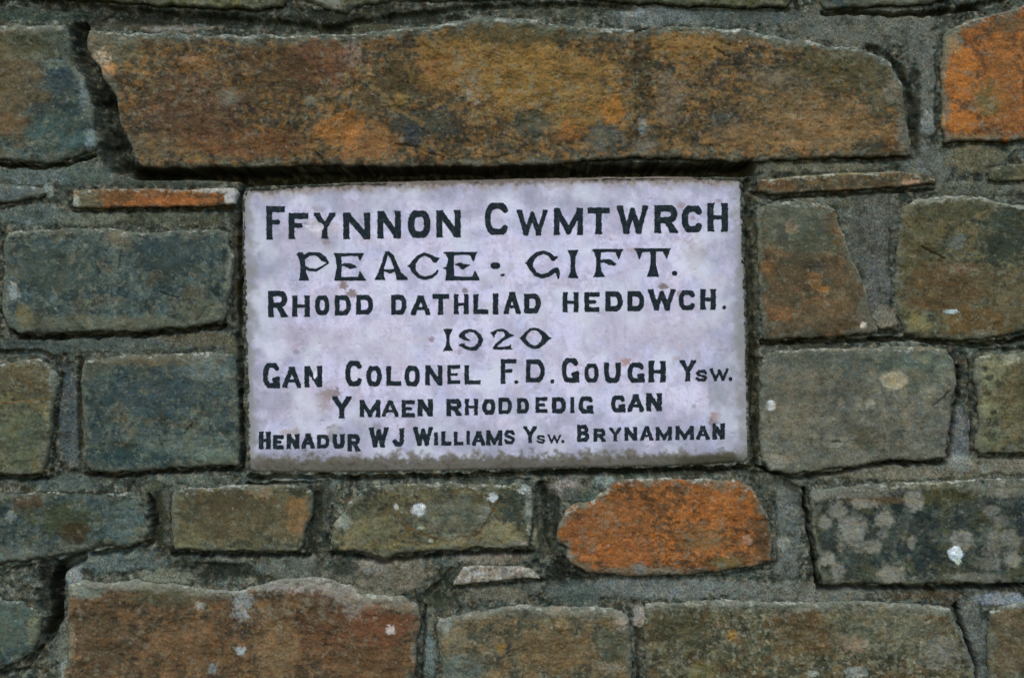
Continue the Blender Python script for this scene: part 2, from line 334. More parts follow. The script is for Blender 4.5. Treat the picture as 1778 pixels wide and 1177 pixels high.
stone([(590, 895), (610, 866), (640, 841), (700, 839), (760, 836), (820, 839), (870, 839), (915, 837), (925, 846), (927, 880), (925, 920), (918, 948), (880, 952), (820, 950), (800, 955), (740, 957), (690, 960), (670, 967), (650, 964), (620, 957), (600, 956), (578, 954), (574, 935), (578, 915)],
      8, OLIVE, 97, R=9, E=6, blob=[(640, 850, 26, 16, (40, 46, 44), .85), (728, 884, 13, 11, (196, 204, 222), .95, .25, .2), (688, 879, 5, 5, (170, 176, 178), .9, .3), (856, 862, 8, 8, (180, 190, 204), .95, .3), (749, 936, 4, 4, (170, 180, 176), .9), (731, 914, 5, 5, (130, 140, 130), .9), (915, 850, 14, 10, (180, 192, 210), .85), (918, 885, 7, 34, (160, 168, 168), .7, .6, .7),
            (893, 880, 26, 40, (44, 54, 50), .75), (870, 925, 36, 20, (124, 118, 92), .7), (640, 910, 50, 26, (104, 102, 78), .6), (790, 890, 60, 30, (88, 92, 84), .7), (596, 905, 14, 14, (132, 142, 140), .7), (780, 930, 16, 7, (112, 118, 108), .7), (842, 888, 10, 10, (110, 120, 116), .7), (905, 945, 20, 8, (130, 124, 120), .7)],
      lines=[([(690, 890), (710, 915), (760, 934), (830, 925), (850, 895), (864, 868)], 2.6, (92, 68, 40), .75), ([(600, 950), (700, 945), (850, 945)], 3, (120, 112, 74), .5)], steps=[([(690, 860), (690, 900), (715, 925), (770, 938), (832, 925), (866, 865), (860, 830), (700, 830)], 1.8)])
# pale slip below it
stone([(786, 1015), (792, 1000), (803, 982), (830, 979), (860, 980), (900, 982), (922, 985), (931, 992), (941, 1004), (900, 1005), (860, 1010), (820, 1013)],
      6, dict(base=(126, 118, 112), layers=[((92, 82, 76), 14, .1, .4, .8), ((172, 170, 172), 10, .2, .4, .7)]), 101, R=5, E=4, amp=.6, label='small pale sliver of stone')
# orange red stone below the plaque
stone([(966, 925), (970, 905), (980, 886), (1000, 872), (1030, 863), (1060, 842), (1076, 831), (1110, 828), (1180, 830), (1240, 830), (1272, 831), (1305, 845), (1320, 870), (1334, 895), (1341, 930), (1342, 975), (1300, 984), (1260, 990), (1200, 997), (1120, 999), (1050, 998), (1015, 993), (990, 980), (981, 965), (985, 951), (970, 940)],
      10, ORANGE, 103, R=12, E=7, relief=1.3, label='rough orange red stone under the plaque', blob=[(1060, 900, 60, 36, (132, 84, 48), .7), (1080, 960, 60, 30, (148, 88, 46), .6), (1325, 930, 14, 50, (80, 62, 44), .85), (1215, 935, 40, 18, (120, 92, 62), .75), (1295, 936, 9, 9, (160, 124, 108), .8), (1250, 878, 60, 34, (160, 94, 42), .5), (1120, 990, 80, 8, (112, 98, 84), .85), (985, 965, 9, 14, (110, 124, 120), .8), (1000, 930, 24, 30, (122, 76, 46), .7), (1110, 985, 12, 12, (110, 118, 122), .7), (1260, 975, 30, 10, (106, 92, 56), .8)],
      lines=[([(1090, 829), (1180, 828), (1265, 829)], 3, (122, 124, 126), .7)], cracks=[([(1150, 930), (1165, 955), (1150, 975)], 1.2, 3)])
# dark stone with round lichen, right
lich = [(1420, 860, 12, 9, .8), (1452, 885, 16, 14, .7), (1430, 905, 12, 12, .6), (1478, 920, 24, 26, .75), (1535, 900, 15, 14, .8), (1500, 873, 24, 8, .7), (1585, 868, 16, 17, .8), (1490, 950, 12, 8, .5), (1513, 947, 14, 12, .75), (1458, 948, 7, 8, .8), (1435, 968, 13, 12, .85), (1452, 990, 12, 14, .7), (1545, 998, 22, 22, .8), (1580, 940, 8, 12, .7), (1668, 935, 18, 16, .85), (1738, 855, 14, 9, .6), (1720, 885, 14, 9, .5), (1750, 935, 18, 16, .6), (1755, 970, 14, 14, .6), (1720, 940, 14, 22, .4), (1715, 975, 20, 14, .4), (1735, 905, 14, 10, .4), (1690, 1000, 50, 8, .5), (1530, 925, 10, 8, .5)]
stone([(1405, 852), (1440, 846), (1520, 838), (1600, 835), (1700, 829), (1850, 830), (1850, 1004), (1778, 1009), (1700, 1012), (1600, 1013), (1500, 1012), (1427, 1013), (1420, 985), (1413, 930), (1406, 880), (1402, 862)],
      9, dict(base=(52, 60, 58), layers=[((36, 46, 48), 50, .05, .4, .8), ((70, 72, 54), 60, .2, .4, .7), ((78, 84, 80), 22, .3, .3, .6), ((28, 36, 38), 9, .35, .3, .6)]), 107, R=7, E=5, relief=.9, label='dark stone dotted with round pale lichen',
      blob=[(1480, 852, 80, 14, (106, 106, 100), .85), (1600, 842, 60, 8, (100, 98, 80), .7), (1740, 845, 60, 16, (104, 106, 98), .8), (1520, 868, 50, 7, (96, 74, 46), .6), (1640, 860, 60, 14, (62, 60, 36), .7)] + [(x, y, a, b, (128, 127, 122), o * .95, .6, .4) for x, y, a, b, o in lich] + [(1657, 960, 13, 13, (190, 206, 222), .95, .3, .25), (1661, 973, 5, 6, (180, 190, 176), .8)],
      lines=[([(1600, 840), (1690, 832)], 1.8, (150, 150, 134), .8), ([(1410, 900), (1420, 990)], 2.5, (108, 104, 84), .7), ([(1430, 1012), (1600, 1010), (1700, 1008)], 2.5, (100, 96, 70), .6)])
# grey stone right of plaque
stone([(1325, 616), (1345, 606), (1400, 606), (1470, 603), (1560, 601), (1620, 601), (1645, 606), (1655, 630), (1658, 670), (1650, 700), (1646, 750), (1640, 794), (1600, 799), (1550, 797), (1500, 808), (1460, 811), (1410, 819), (1370, 822), (1336, 817), (1323, 800), (1317, 760), (1319, 700), (1319, 640)],
      9, dict(base=(98, 97, 90), layers=[((82, 85, 80), 50, .1, .4, .8), ((110, 108, 98), 28, .2, .4, .6), ((70, 74, 64), 14, .4, .3, .6)]), 109, R=9, E=6, relief=.8,
      blob=[(1460, 625, 120, 16, (70, 78, 74), .7), (1590, 640, 60, 34, (76, 90, 84), .7), (1550, 659, 23, 16, (156, 146, 126), .9, .3, .2), (1337, 703, 9, 9, (214, 212, 218), .95, .2, .1), (1458, 698, 7, 7, (126, 122, 112), .8), (1508, 700, 8, 7, (130, 126, 116), .8), (1588, 652, 14, 12, (104, 98, 86), .7), (1605, 625, 9, 8, (116, 118, 96), .8), (1640, 650, 12, 20, (108, 112, 102), .6), (1645, 690, 12, 26, (52, 52, 42), .6), (1345, 800, 24, 12, (130, 126, 118), .7), (1450, 765, 9, 3, (50, 48, 42), .9, .4), (1500, 760, 26, 22, (76, 74, 62), .6), (1565, 747, 5, 2.5, (50, 50, 44), .9), (1368, 603, 14, 9, (116, 102, 84), .8), (1380, 700, 40, 60, (104, 98, 84), .5), (1620, 760, 30, 30, (88, 94, 90), .6)],
      lines=[([(1425, 607), (1480, 605), (1510, 603)], 2.6, (136, 120, 94), .8), ([(1560, 602), (1640, 606)], 3, (128, 108, 78), .7)], cracks=[([(1617, 705), (1630, 695), (1646, 680)], 1.5, 5)])
# rusty brown stone right of plaque
stone([(1312, 364), (1330, 352), (1380, 348), (1430, 350), (1452, 366), (1462, 400), (1472, 430), (1490, 470), (1504, 500), (1514, 540), (1521, 560), (1523, 578), (1460, 584), (1380, 587), (1328, 589), (1321, 562), (1318, 480), (1314, 410)],
      7, dict(base=(88, 74, 57), layers=[((74, 68, 54), 40, .0, .4, .8), ((108, 82, 58), 30, .25, .4, .5), ((66, 58, 46), 10, .35, .3, .6)]), 113, R=9, E=6, relief=.7,
      blob=[(1370, 375, 70, 40, (78, 84, 76), .9), (1400, 420, 60, 22, (68, 74, 64), .8), (1372, 395, 11, 11, (132, 114, 96), .8), (1335, 462, 12, 14, (124, 90, 58), .5), (1415, 484, 12, 18, (124, 92, 58), .6), (1420, 465, 12, 10, (62, 66, 64), .8), (1430, 503, 10, 6, (146, 100, 50), .8), (1500, 540, 14, 34, (88, 84, 76), .8), (1498, 566, 6, 6, (180, 172, 172), .9, .3), (1510, 575, 26, 9, (94, 92, 84), .8), (1355, 545, 22, 12, (126, 88, 56), .6), (1448, 363, 5, 3, (190, 190, 184), .9), (1450, 530, 26, 20, (112, 92, 66), .5)],
      lines=[([(1452, 380), (1470, 435), (1500, 495), (1520, 560)], 3, (116, 108, 88), .7)])
stone([(1566, 362), (1590, 346), (1640, 339), (1700, 341), (1760, 355), (1850, 362), (1850, 578), (1778, 576), (1745, 582), (1700, 591), (1650, 591), (1600, 587), (1572, 579), (1563, 555), (1553, 540), (1551, 500), (1554, 460), (1559, 400)],
      7, OLIVE, 127, R=11, E=7, blob=[(1640, 360, 60, 22, (70, 70, 52), .7), (1600, 345, 40, 10, (130, 136, 132), .8), (1745, 415, 44, 50, (48, 58, 52), .85), (1590, 440, 40, 60, (84, 78, 56), .7), (1640, 500, 70, 40, (86, 68, 46), .75), (1700, 560, 60, 26, (96, 74, 44), .7), (1590, 560, 20, 14, (116, 110, 74), .7), (1660, 420, 14, 14, (94, 104, 104), .6), (1650, 541, 12, 3.5, (170, 190, 200), .9, .4), (1675, 465, 26, 9, (112, 92, 74), .6), (1765, 520, 30, 50, (92, 82, 62), .6), (1720, 480, 36, 20, (80, 72, 54), .6)],
      lines=[([(1580, 350), (1610, 342), (1650, 343)], 4, (132, 138, 136), .8), ([(1650, 343), (1690, 338), (1730, 352), (1778, 362)], 3.5, (140, 144, 138), .75), ([(1553, 470), (1551, 540)], 2, (138, 136, 120), .8)], cracks=[([(1600, 430), (1620, 440), (1640, 450)], 1.8, 6)])
stone([(1310, 313), (1370, 307), (1450, 301), (1550, 297), (1600, 301), (1626, 310), (1624, 321), (1590, 322), (1560, 326), (1500, 330), (1440, 332), (1380, 336), (1345, 339), (1316, 335)],
      9, dict(base=(80, 70, 54), layers=[((60, 54, 42), 20, .1, .4, .8), ((116, 92, 60), 14, .25, .4, .7)]), 131, R=5, E=4, amp=.6, label='thin brown slate like strip', blob=[(1350, 322, 26, 10, (98, 70, 50), .7), (1580, 318, 18, 5, (160, 130, 110), .8)], lines=[([(1320, 312), (1420, 305), (1560, 299)], 2.5, (130, 122, 92), .7)])
stone([(1716, 291), (1740, 284), (1800, 281), (1850, 281), (1850, 311), (1778, 313), (1730, 317), (1716, 312)], 3, OLIVE, 137, R=5, E=4, amp=.6, blob=[(1740, 298, 30, 12, (66, 70, 58), .7), (1775, 298, 14, 14, (104, 100, 82), .6)])
stone([(1689, 622), (1705, 614), (1740, 612), (1850, 610), (1850, 785), (1778, 786), (1740, 787), (1702, 789), (1691, 779), (1696, 740), (1696, 690), (1688, 650)],
      8, OLIVE, 139, R=8, E=5, blob=[(1715, 640, 26, 26, (122, 122, 96), .8), (1752, 622, 14, 10, (156, 156, 136), .9, .4), (1716, 700, 18, 40, (114, 116, 90), .75), (1765, 690, 40, 50, (84, 78, 56), .7), (1720, 760, 22, 18, (104, 108, 84), .7), (1708, 640, 6, 5, (44, 46, 40), .8), (1715, 655, 8, 5, (44, 46, 40), .8), (1712, 682, 9, 5, (50, 50, 40), .8), (1722, 735, 10, 7, (44, 46, 40), .8), (1718, 755, 12, 8, (48, 50, 42), .8), (1722, 715, 6, 5, (48, 48, 40), .8)])
# bottom course
stone([(118, 1012), (140, 1006), (200, 1009), (250, 1004), (300, 1006), (350, 1018), (400, 1025), (440, 1016), (480, 1004), (560, 1001), (608, 1010), (625, 1024), (660, 1030), (700, 1035), (726, 1045), (732, 1070), (727, 1110), (722, 1177), (720, 1250), (108, 1250), (110, 1180), (120, 1120), (116, 1060)],
      9, dict(base=(88, 70, 54), layers=[((66, 58, 46), 44, .05, .4, .8), ((112, 84, 60), 34, .15, .4, .75), ((48, 48, 44), 16, .3, .3, .7), ((118, 94, 66), 9, .35, .3, .55)]), 149, R=11, E=7, relief=1.3, label='large brown block with lime along its top edge',
      blob=[(150, 1022, 30, 16, (112, 120, 114), .8), (245, 1014, 60, 9, (120, 124, 112), .75), (320, 1020, 40, 14, (124, 124, 108), .8), (500, 1012, 70, 12, (142, 138, 140), .85), (590, 1020, 36, 18, (136, 130, 128), .85), (650, 1042, 40, 14, (126, 120, 112), .75), (710, 1052, 22, 18, (116, 100, 84), .8), (660, 1085, 60, 34, (104, 66, 48), .8), (560, 1090, 50, 50, (88, 60, 44), .6), (480, 1130, 34, 60, (120, 96, 70), .65), (640, 1150, 80, 40, (96, 70, 48), .6), (560, 1010, 60, 16, (136, 126, 124), .8, .6, .6), (610, 1030, 26, 34, (120, 112, 108), .8, .6, .6), (422, 1045, 15, 26, (128, 134, 142), .8, .8, .9), (350, 1049, 8, 6, (130, 136, 132), .8), (420, 1127, 8, 8, (150, 156, 166), .85, .4), (679, 1091, 8, 8, (166, 160, 160), .9, .4), (372, 1158, 8, 7, (130, 138, 146), .8), (180, 1110, 60, 60, (80, 66, 50), .6), (300, 1030, 80, 18, (76, 74, 58), .8), (722, 1130, 9, 20, (140, 124, 110), .7), (160, 1020, 30, 12, (100, 108, 100), .7), (125, 1110, 9, 26, (130, 118, 100), .6), (330, 1120, 60, 50, (104, 78, 54), .6), (690, 1045, 34, 9, (110, 98, 84), .7)],
      lines=[([(140, 1006), (200, 1009), (290, 1003), (340, 1014)], 5, (124, 132, 130), .75), ([(350, 1018), (410, 1026), (480, 1003), (560, 998)], 4, (150, 156, 164), .8)], lime=.5, limecol=(120, 120, 114))
stone([(-75, 1032), (0, 1033), (40, 1040), (64, 1055), (73, 1076), (66, 1110), (56, 1134), (30, 1150), (0, 1164), (-75, 1170)], 4, GREY, 151, R=13, E=8, blob=[(20, 1085, 44, 44, (78, 92, 86), .7), (62, 1095, 12, 30, (108, 112, 88), .7), (20, 1040, 40, 8, (90, 100, 100), .6)])
stone([(-75, 1196), (0, 1190), (50, 1185), (84, 1190), (88, 1250), (-75, 1250)], 5, OLIVE, 152)
stone([(757, 1086), (766, 1071), (790, 1063), (850, 1057), (890, 1046), (950, 1050), (1000, 1050), (1070, 1055), (1093, 1070), (1097, 1100), (1099, 1250), (770, 1250), (766, 1150), (758, 1110)],
      7, dict(base=(92, 82, 64), layers=[((70, 70, 58), 40, .05, .4, .8), ((114, 96, 70), 26, .2, .4, .7), ((52, 60, 58), 18, .3, .3, .7), ((128, 116, 98), 9, .35, .3, .6)]), 157, R=11, E=7, relief=1.3,
      blob=[(790, 1110, 20, 40, (120, 112, 92), .7), (772, 1080, 12, 14, (140, 150, 154), .7), (910, 1044, 26, 12, (164, 158, 160), .85, .5, .5), (955, 1050, 22, 14, (138, 116, 96), .7), (1085, 1070, 18, 24, (150, 130, 122), .75, .5, .5), (870, 1122, 9, 7, (126, 98, 50), .8), (1060, 1115, 30, 28, (72, 78, 66), .7), (800, 1160, 40, 26, (84, 100, 100), .6), (960, 1130, 60, 40, (104, 84, 58), .6), (1060, 1157, 24, 8, (134, 124, 114), .6), (920, 1062, 34, 12, (62, 64, 56), .7)], lime=.4)
stone([(1120, 1046), (1200, 1039), (1300, 1041), (1400, 1043), (1500, 1041), (1600, 1046), (1650, 1053), (1664, 1090), (1679, 1120), (1693, 1177), (1705, 1250), (1130, 1250), (1121, 1150), (1116, 1090)],
      7, dict(base=(80, 76, 58), layers=[((58, 60, 48), 40, .05, .4, .8), ((104, 102, 84), 24, .15, .4, .75), ((92, 70, 44), 50, .25, .4, .6), ((44, 50, 44), 13, .25, .3, .7), ((132, 130, 118), 9, .4, .3, .6)]), 163, R=9, E=6, relief=1.4,
      blob=[(1340, 1045, 70, 12, (60, 62, 54), .7), (1480, 1117, 22, 14, (142, 120, 106), .8, .5, .5), (1400, 1100, 60, 40, (92, 72, 46), .5), (1520, 1046, 24, 10, (136, 124, 100), .8), (1272, 1100, 10, 8, (136, 108, 56), .8), (1220, 1165, 22, 16, (108, 104, 62), .6), (1540, 1090, 90, 34, (104, 106, 92), .5), (1630, 1130, 34, 26, (112, 114, 110), .6), (1485, 1165, 20, 9, (140, 150, 156), .7), (1410, 1168, 9, 6, (160, 166, 164), .8), (1180, 1090, 50, 34, (68, 64, 46), .6), (1270, 1045, 14, 8, (130, 112, 104), .7), (1395, 1045, 18, 14, (112, 114, 102), .7)], lime=.4)
stone([(1716, 1062), (1740, 1047), (1778, 1041), (1850, 1036), (1850, 1250), (1727, 1250), (1713, 1150)], 7, OLIVE, 167, R=9, E=6, blob=[(1745, 1070, 24, 14, (112, 96, 76), .7), (1760, 1120, 40, 50, (92, 78, 62), .6), (1760, 1046, 34, 8, (126, 134, 146), .7)])
# courses beyond the left, right, top and bottom edges of the picture
stone([(-300, 35), (-90, 38), (-86, 150), (-92, 280), (-300, 285)], 6, BROWN, 171)
stone([(-300, 310), (-92, 305), (-90, 370), (-300, 375)], 4, GREY, 172)
stone([(-300, 400), (-14, 398), (-10, 480), (-14, 575), (-300, 590)], 6, OLIVE, 173)
stone([(-300, 622), (-92, 622), (-90, 830), (-300, 828)], 5, BROWN, 174)
stone([(-300, 856), (-92, 852), (-92, 985), (-300, 990)], 6, OLIVE, 175)
stone([(-300, 1022), (-92, 1020), (-90, 1250), (-300, 1250)], 5, GREY, 176)
stone([(1866, -75), (2080, -75), (2080, 240), (1868, 236)], 7, OLIVE, 177)
stone([(1866, 275), (2080, 270), (2080, 575), (1868, 580)], 6, BROWN, 178)
stone([(1866, 612), (2080, 606), (2080, 810), (1866, 808)], 6, GREY, 179)
stone([(1866, 836), (2080, 836), (2080, 1250), (1870, 1250)], 6, OLIVE, 180)
top = [(-300, -60), (-50, 330), (350, 760), (790, 1150), (1190, 1480), (1520, 2080)]
for i, (a, b) in enumerate(top):
    stone([(a, -260), (b, -258), (b - 2, -98), (a + 4, -95)], 7, [MOSSY, OLIVE, GREY, BROWN][i % 4], 190 + i)
bot = [(-300, 40), (75, 500), (530, 870), (905, 1400), (1440, 1760), (1795, 2080)]
for i, (a, b) in enumerate(bot):
    stone([(a, 1284), (b, 1280), (b - 4, 1440), (a + 2, 1440)], 7, [GREY, BROWN, OLIVE, GREY][i % 4], 200 + i)

PLQ = [(426, 327), (600, 316), (900, 309), (1150, 305), (1278, 307), (1289, 316), (1292, 400), (1297, 560), (1301, 700), (1303, 794), (1296, 802), (1200, 809), (900, 816), (620, 821), (445, 821), (430, 815), (427, 700), (424, 560), (420, 420), (420, 340)]
def plq_sdf(x, y):
    wx = fbm(x, y, 40.0, 901, 2) * .9 + fbm(x, y, 7.0, 902, 2) * .7
    wy = fbm(x, y, 40.0, 903, 2) * .9 + fbm(x, y, 7.0, 904, 2) * .8
    return poly_sdf(x + wx, y + wy, PLQ) + 0.8

OUTF = lambda s: (max(p[0] for p in s['pts']) < -80 or min(p[0] for p in s['pts']) > 1860 or max(p[1] for p in s['pts']) < -80 or min(p[1] for p in s['pts']) > 1270)
def build_stone(s):
    P = np.array(s['pts'], float); seed = s['seed']
    def sdf(x, y):
        wx, wy = warp(x, y, seed, s['amp'])
        return poly_sdf(wx, wy, s['pts']) + 1.0 - 0.0 * x
    s['sdf'] = sdf
    cx, cy = P.mean(0); hx = np.ptp(P[:, 0]) / 2; hy = np.ptp(P[:, 1]) / 2
    rng = np.random.RandomState(seed)
    tx, ty = (rng.uniform(-1, 1, 2) * np.array([2.0, 2.5]))
    def height(px, py, d):
        R = s['R'] * np.clip(0.8 + 0.9 * fbm(px, py, 26.0, seed + 60, 3), 0.35, 2.2)
        e = np.clip(-d / R, 0, 1)
        drop = s['E'] * (1 - np.sqrt(np.clip(1 - (1 - e) ** 2, 0, 1)))
        rl = s['relief']
        big = fbm(px, py, (110.0, 70.0), seed + 61, 3)
        med = fbm(px, py, (30.0, 24.0), seed + 62, 4, 0.6)
        ter = fbm(px, py, (70.0, 34.0), seed + 64, 4, 0.55) * 2.6
        ft = ter - np.floor(ter); ter = np.floor(ter) + sstep(0.34, 0.50, ft)     # broken bedding planes
        fine = fbm(px, py, 6.0, seed + 63, 3, 0.75)
        h = s['F'] + tx * (px - cx) / max(hx, 60) + ty * (py - cy) / max(hy, 40) + rl * (1.6 * big + 0.9 * med + 0.85 * ter + 0.55 * fine) - drop
        pits = fbm(px, py, 10.0, seed + 65, 3)
        rg_ = 1 - np.abs(fbm(px + 6 * big, py, (46.0, 26.0), seed + 66, 4, .6)) * 3.2
        h = h - 1.5 * rl * sstep(.82, 1.0, rg_) * sstep(0, .5, fbm(px, py, 120.0, seed + 67, 2))
        h = h - 1.6 * rl * sstep(0.5, 0.85, pits)
        for pts, dh in s['steps']:
            q = poly_sdf(px + 5 * fbm(px, py, 22, seed + 70, 4), py + 5 * fbm(px, py, 22, seed + 71, 4), pts)
            h = h + dh * sstep(1.8, -1.8, q)
        for pts, hw, dp in s['cracks']:
            q = line_dist(px + 2.5 * fbm(px, py, 9, seed + 72, 3), py + 2.5 * fbm(px, py, 9, seed + 73, 3), pts)
            h = h - dp * sstep(hw * 1.3, hw * 0.3, q)
        return h
    def colour(px, py, d, h):
        c = palette(px, py, s['pal'], seed)
        c = blobs(c, px, py, s['blob'], seed + 300)
        c = lines_tint(c, px, py, s['lines'], seed + 600)
        c = mineral(c, px, py, seed + 900, 0.75 if s['pal'] is ORANGE else 1.0)
        # lime and pale lichen caught along the arris
        f = fbm(px, py, 14.0, seed + 80, 4, .6)
        k = np.clip(sstep(7, 0, -d) * sstep(0.05, .5, f) * 0.55, 0, 1)[:, None]
        c = c * (1 - k) + alb((128, 132, 124)) * k
        f2 = fbm(px, py, 30.0, seed + 86, 5, .65)
        k = (sstep(1, -1, (-d - 5 - 16 * f2) / 5.0) * (.7 if s['amp'] == 1.0 else .12))[:, None]
        c = c * (1 - k) + alb((92, 96, 88)) * (1 + .3 * fbm(px, py, 6.0, seed + 87, 3, .75))[:, None] * k
        k = (sstep(.42, .62, fbm(px, py, 15.0, seed + 88, 4, .7) + .4 * fbm(px, py, 110.0, seed + 89, 2)) * .42)[:, None]
        c = c * (1 - k) + alb((116, 116, 104)) * k
        if s['lime'] > 0:
            topd = py - s['_top'](px)
            k = (s['lime'] * sstep(24, 4, topd + 14 * fbm(px, py, 22.0, seed + 81, 4, .6)) )[:, None]
            c = c * (1 - k) + alb(s['limecol']) * k
        tp = py - s['_top'](px)
        k = (.75 * sstep(16, 3, tp + 5 * f) * sstep(.30, .55, fbm(px, py, (16.0, 7.0), seed + 90, 4, .7) + .35 * fbm(px, py, 90.0, seed + 91, 2)))[:, None]
        c = c * (1 - k) + alb((160, 163, 160)) * k
        # scattered lichen specks
        g = fbm(px, py, 6.5, seed + 82, 2); g2 = fbm(px, py, 60.0, seed + 83, 2)
        k = (0.4 * sstep(0.8, 1.0, g + 0.25 * g2))[:, None]
        c = c * (1 - k) + alb(LICHEN) * k
        g = fbm(px, py, 5.0, seed + 85, 2)
        k = (0.6 * sstep(0.72, 0.95, g))[:, None]
        c = c * (1 - k) + alb((30, 36, 34)) * k
        return c
    xs = P[:, 0]; o = np.argsort(xs)
    tops = {}
    def topf(px):
        # upper envelope of the outline at each x
        best = np.full(px.shape, 1e9); n = len(P)
        for i in range(n):
            (ax, ay), (bx, by) = P[i], P[(i + 1) % n]
            if ax == bx: continue
            m = (px >= min(ax, bx)) & (px <= max(ax, bx))
            yy = ay + (by - ay) * (px - ax) / (bx - ax)
            best = np.where(m, np.minimum(best, yy), best)
        return np.where(best > 1e8, cy - hy, best)
    s['_top'] = topf
    st = 4.0 if OUTF(s) else 1.7
    ob = field_mesh('stone', sdf, (P[:, 0].min() - 8, P[:, 1].min() - 8, P[:, 0].max() + 8, P[:, 1].max() + 8), st, height, colour, -155, M_STONE, wall)
    if s['label']: ob['label'] = s['label']
for s in STONES: build_stone(s)

# ------------------------------------------------------------------ mortar: one relief sheet with its own thickness, hollows where joints are open
GAPS = [([(235, 299), (500, 304), (700, 306), (1000, 299), (1300, 291)], 13, 140), ([(290, 297), (1300, 288)], 6, 130), ([(425, 316), (600, 308), (900, 301), (1290, 298)], 8, 135),
        ([(138, 55), (146, 100), (166, 140), (182, 180), (192, 230), (212, 285)], 17, 46), ([(180, 190), (200, 270)], 20, 40),
        ([(1510, 84), (1545, 100), (1570, 140), (1584, 180), (1590, 230), (1590, 268)], 9, 26), ([(1380, 282), (1500, 278), (1590, 276)], 4, 20),
        ([(40, 2), (150, 12), (330, 30), (500, 46), (600, 52)], 10, 28), ([(150, 30), (330, 44)], 9, 16), ([(600, 40), (680, 30), (780, 16), (900, 10), (1000, 8), (1100, 14)], 7, 24), ([(505, 0), (520, 30)], 9, 14),
        ([(1200, 17), (1370, 18)], 2.5, 12), ([(1382, 5), (1385, 16)], 6, 20), ([(1428, 22), (1500, 22), (1560, 26), (1640, 20), (1700, 14)], 6, 34), ([(1620, 24), (1740, 2)], 7, 24),
        ([(419, 322), (415, 420), (416, 600), (421, 818)], 6, 30), ([(1297, 316), (1301, 450), (1307, 600), (1313, 805)], 7, 26), ([(430, 829), (640, 830), (900, 825), (1300, 813)], 6, 40),
        ([(-75, 283), (0, 285), (80, 290), (130, 279), (165, 268)], 5, 45), ([(35, 586), (200, 583), (300, 577), (390, 566)], 5, 42), ([(3, 540), (30, 580)], 4, 30), ([(408, 400), (404, 560)], 4, 12), ([(128, 367), (300, 366), (412, 363)], 3.5, 25), ([(0, 360), (60, 352)], 3, 18), ([(0, 610), (70, 612), (88, 620)], 6, 22),
        ([(108, 650), (98, 720), (90, 830)], 3.5, 15), ([(-75, 829), (0, 830), (80, 830)], 5, 36), ([(139, 632), (137, 700), (138, 780), (150, 815)], 3, 14), ([(150, 822), (200, 827), (300, 818), (418, 815)], 5, 36),
        ([(258, 862), (266, 900), (266, 940), (215, 957), (160, 962)], 6, 34), ([(285, 850), (288, 900), (292, 960)], 7, 10), ([(140, 968), (100, 990), (92, 1030), (98, 1070), (80, 1110)], 11, 55), ([(80, 1110), (50, 1150)], 6, 25), ([(0, 990), (90, 975)], 4, 20), ([(0, 1172), (50, 1158)], 4, 26),
        ([(298, 962), (420, 964), (535, 964)], 6, 42), ([(345, 985), (430, 1000)], 10, 12), ([(552, 860), (548, 900), (545, 960)], 7, 12), ([(578, 880), (568, 940)], 3, 10),
        ([(576, 962), (620, 965), (665, 975), (740, 964), (800, 961), (922, 958)], 5, 42), ([(938, 846), (940, 900), (945, 960), (980, 1000)], 10, 26), ([(960, 985), (1000, 1008)], 12, 22), ([(786, 1022), (860, 1016), (940, 1008)], 3.5, 28), ([(740, 1030), (770, 1010), (786, 990)], 8, 20),
        ([(430, 840), (640, 835), (920, 832)], 4, 24), ([(1000, 1003), (1200, 1003), (1340, 988)], 2.5, 14), ([(1345, 870), (1350, 930), (1348, 980)], 3, 12),
        ([(1396, 850), (1402, 900), (1411, 960), (1421, 1019)], 4.5, 34), ([(1421, 1020), (1600, 1021), (1850, 1014)], 5.5, 44), ([(1316, 812), (1370, 829), (1420, 825), (1540, 804), (1640, 802)], 5, 44), ([(1665, 640), (1663, 690), (1652, 740), (1646, 796)], 5, 26), ([(1350, 832), (1385, 850)], 9, 20),
        ([(1322, 595), (1430, 592), (1540, 590), (1580, 588), (1700, 600), (1778, 588), (1850, 585)], 5.5, 38), ([(1525, 575), (1560, 578)], 6, 22), ([(1345, 345), (1440, 338), (1560, 332), (1624, 327)], 4, 28), ([(1300, 335), (1345, 345)], 5, 20), ([(1640, 254), (1700, 251), (1850, 250)], 2.5, 16), ([(1716, 320), (1850, 318)], 2, 14),
        ([(738, 1050), (736, 1110), (730, 1250)], 3.5, 20), ([(1106, 1090), (1108, 1250)], 5, 18), ([(1658, 1048), (1672, 1090), (1688, 1130), (1712, 1250)], 4.5, 34), ([(1682, 625), (1686, 700), (1686, 790)], 2.5, 14), ([(1700, 795), (1850, 792)], 3, 22), ([(1705, 608), (1850, 603)], 4, 16), ([(1626, 90), (1627, 240)], 2.5, 12), ([(1546, 400), (1547, 540)], 2, 8)]
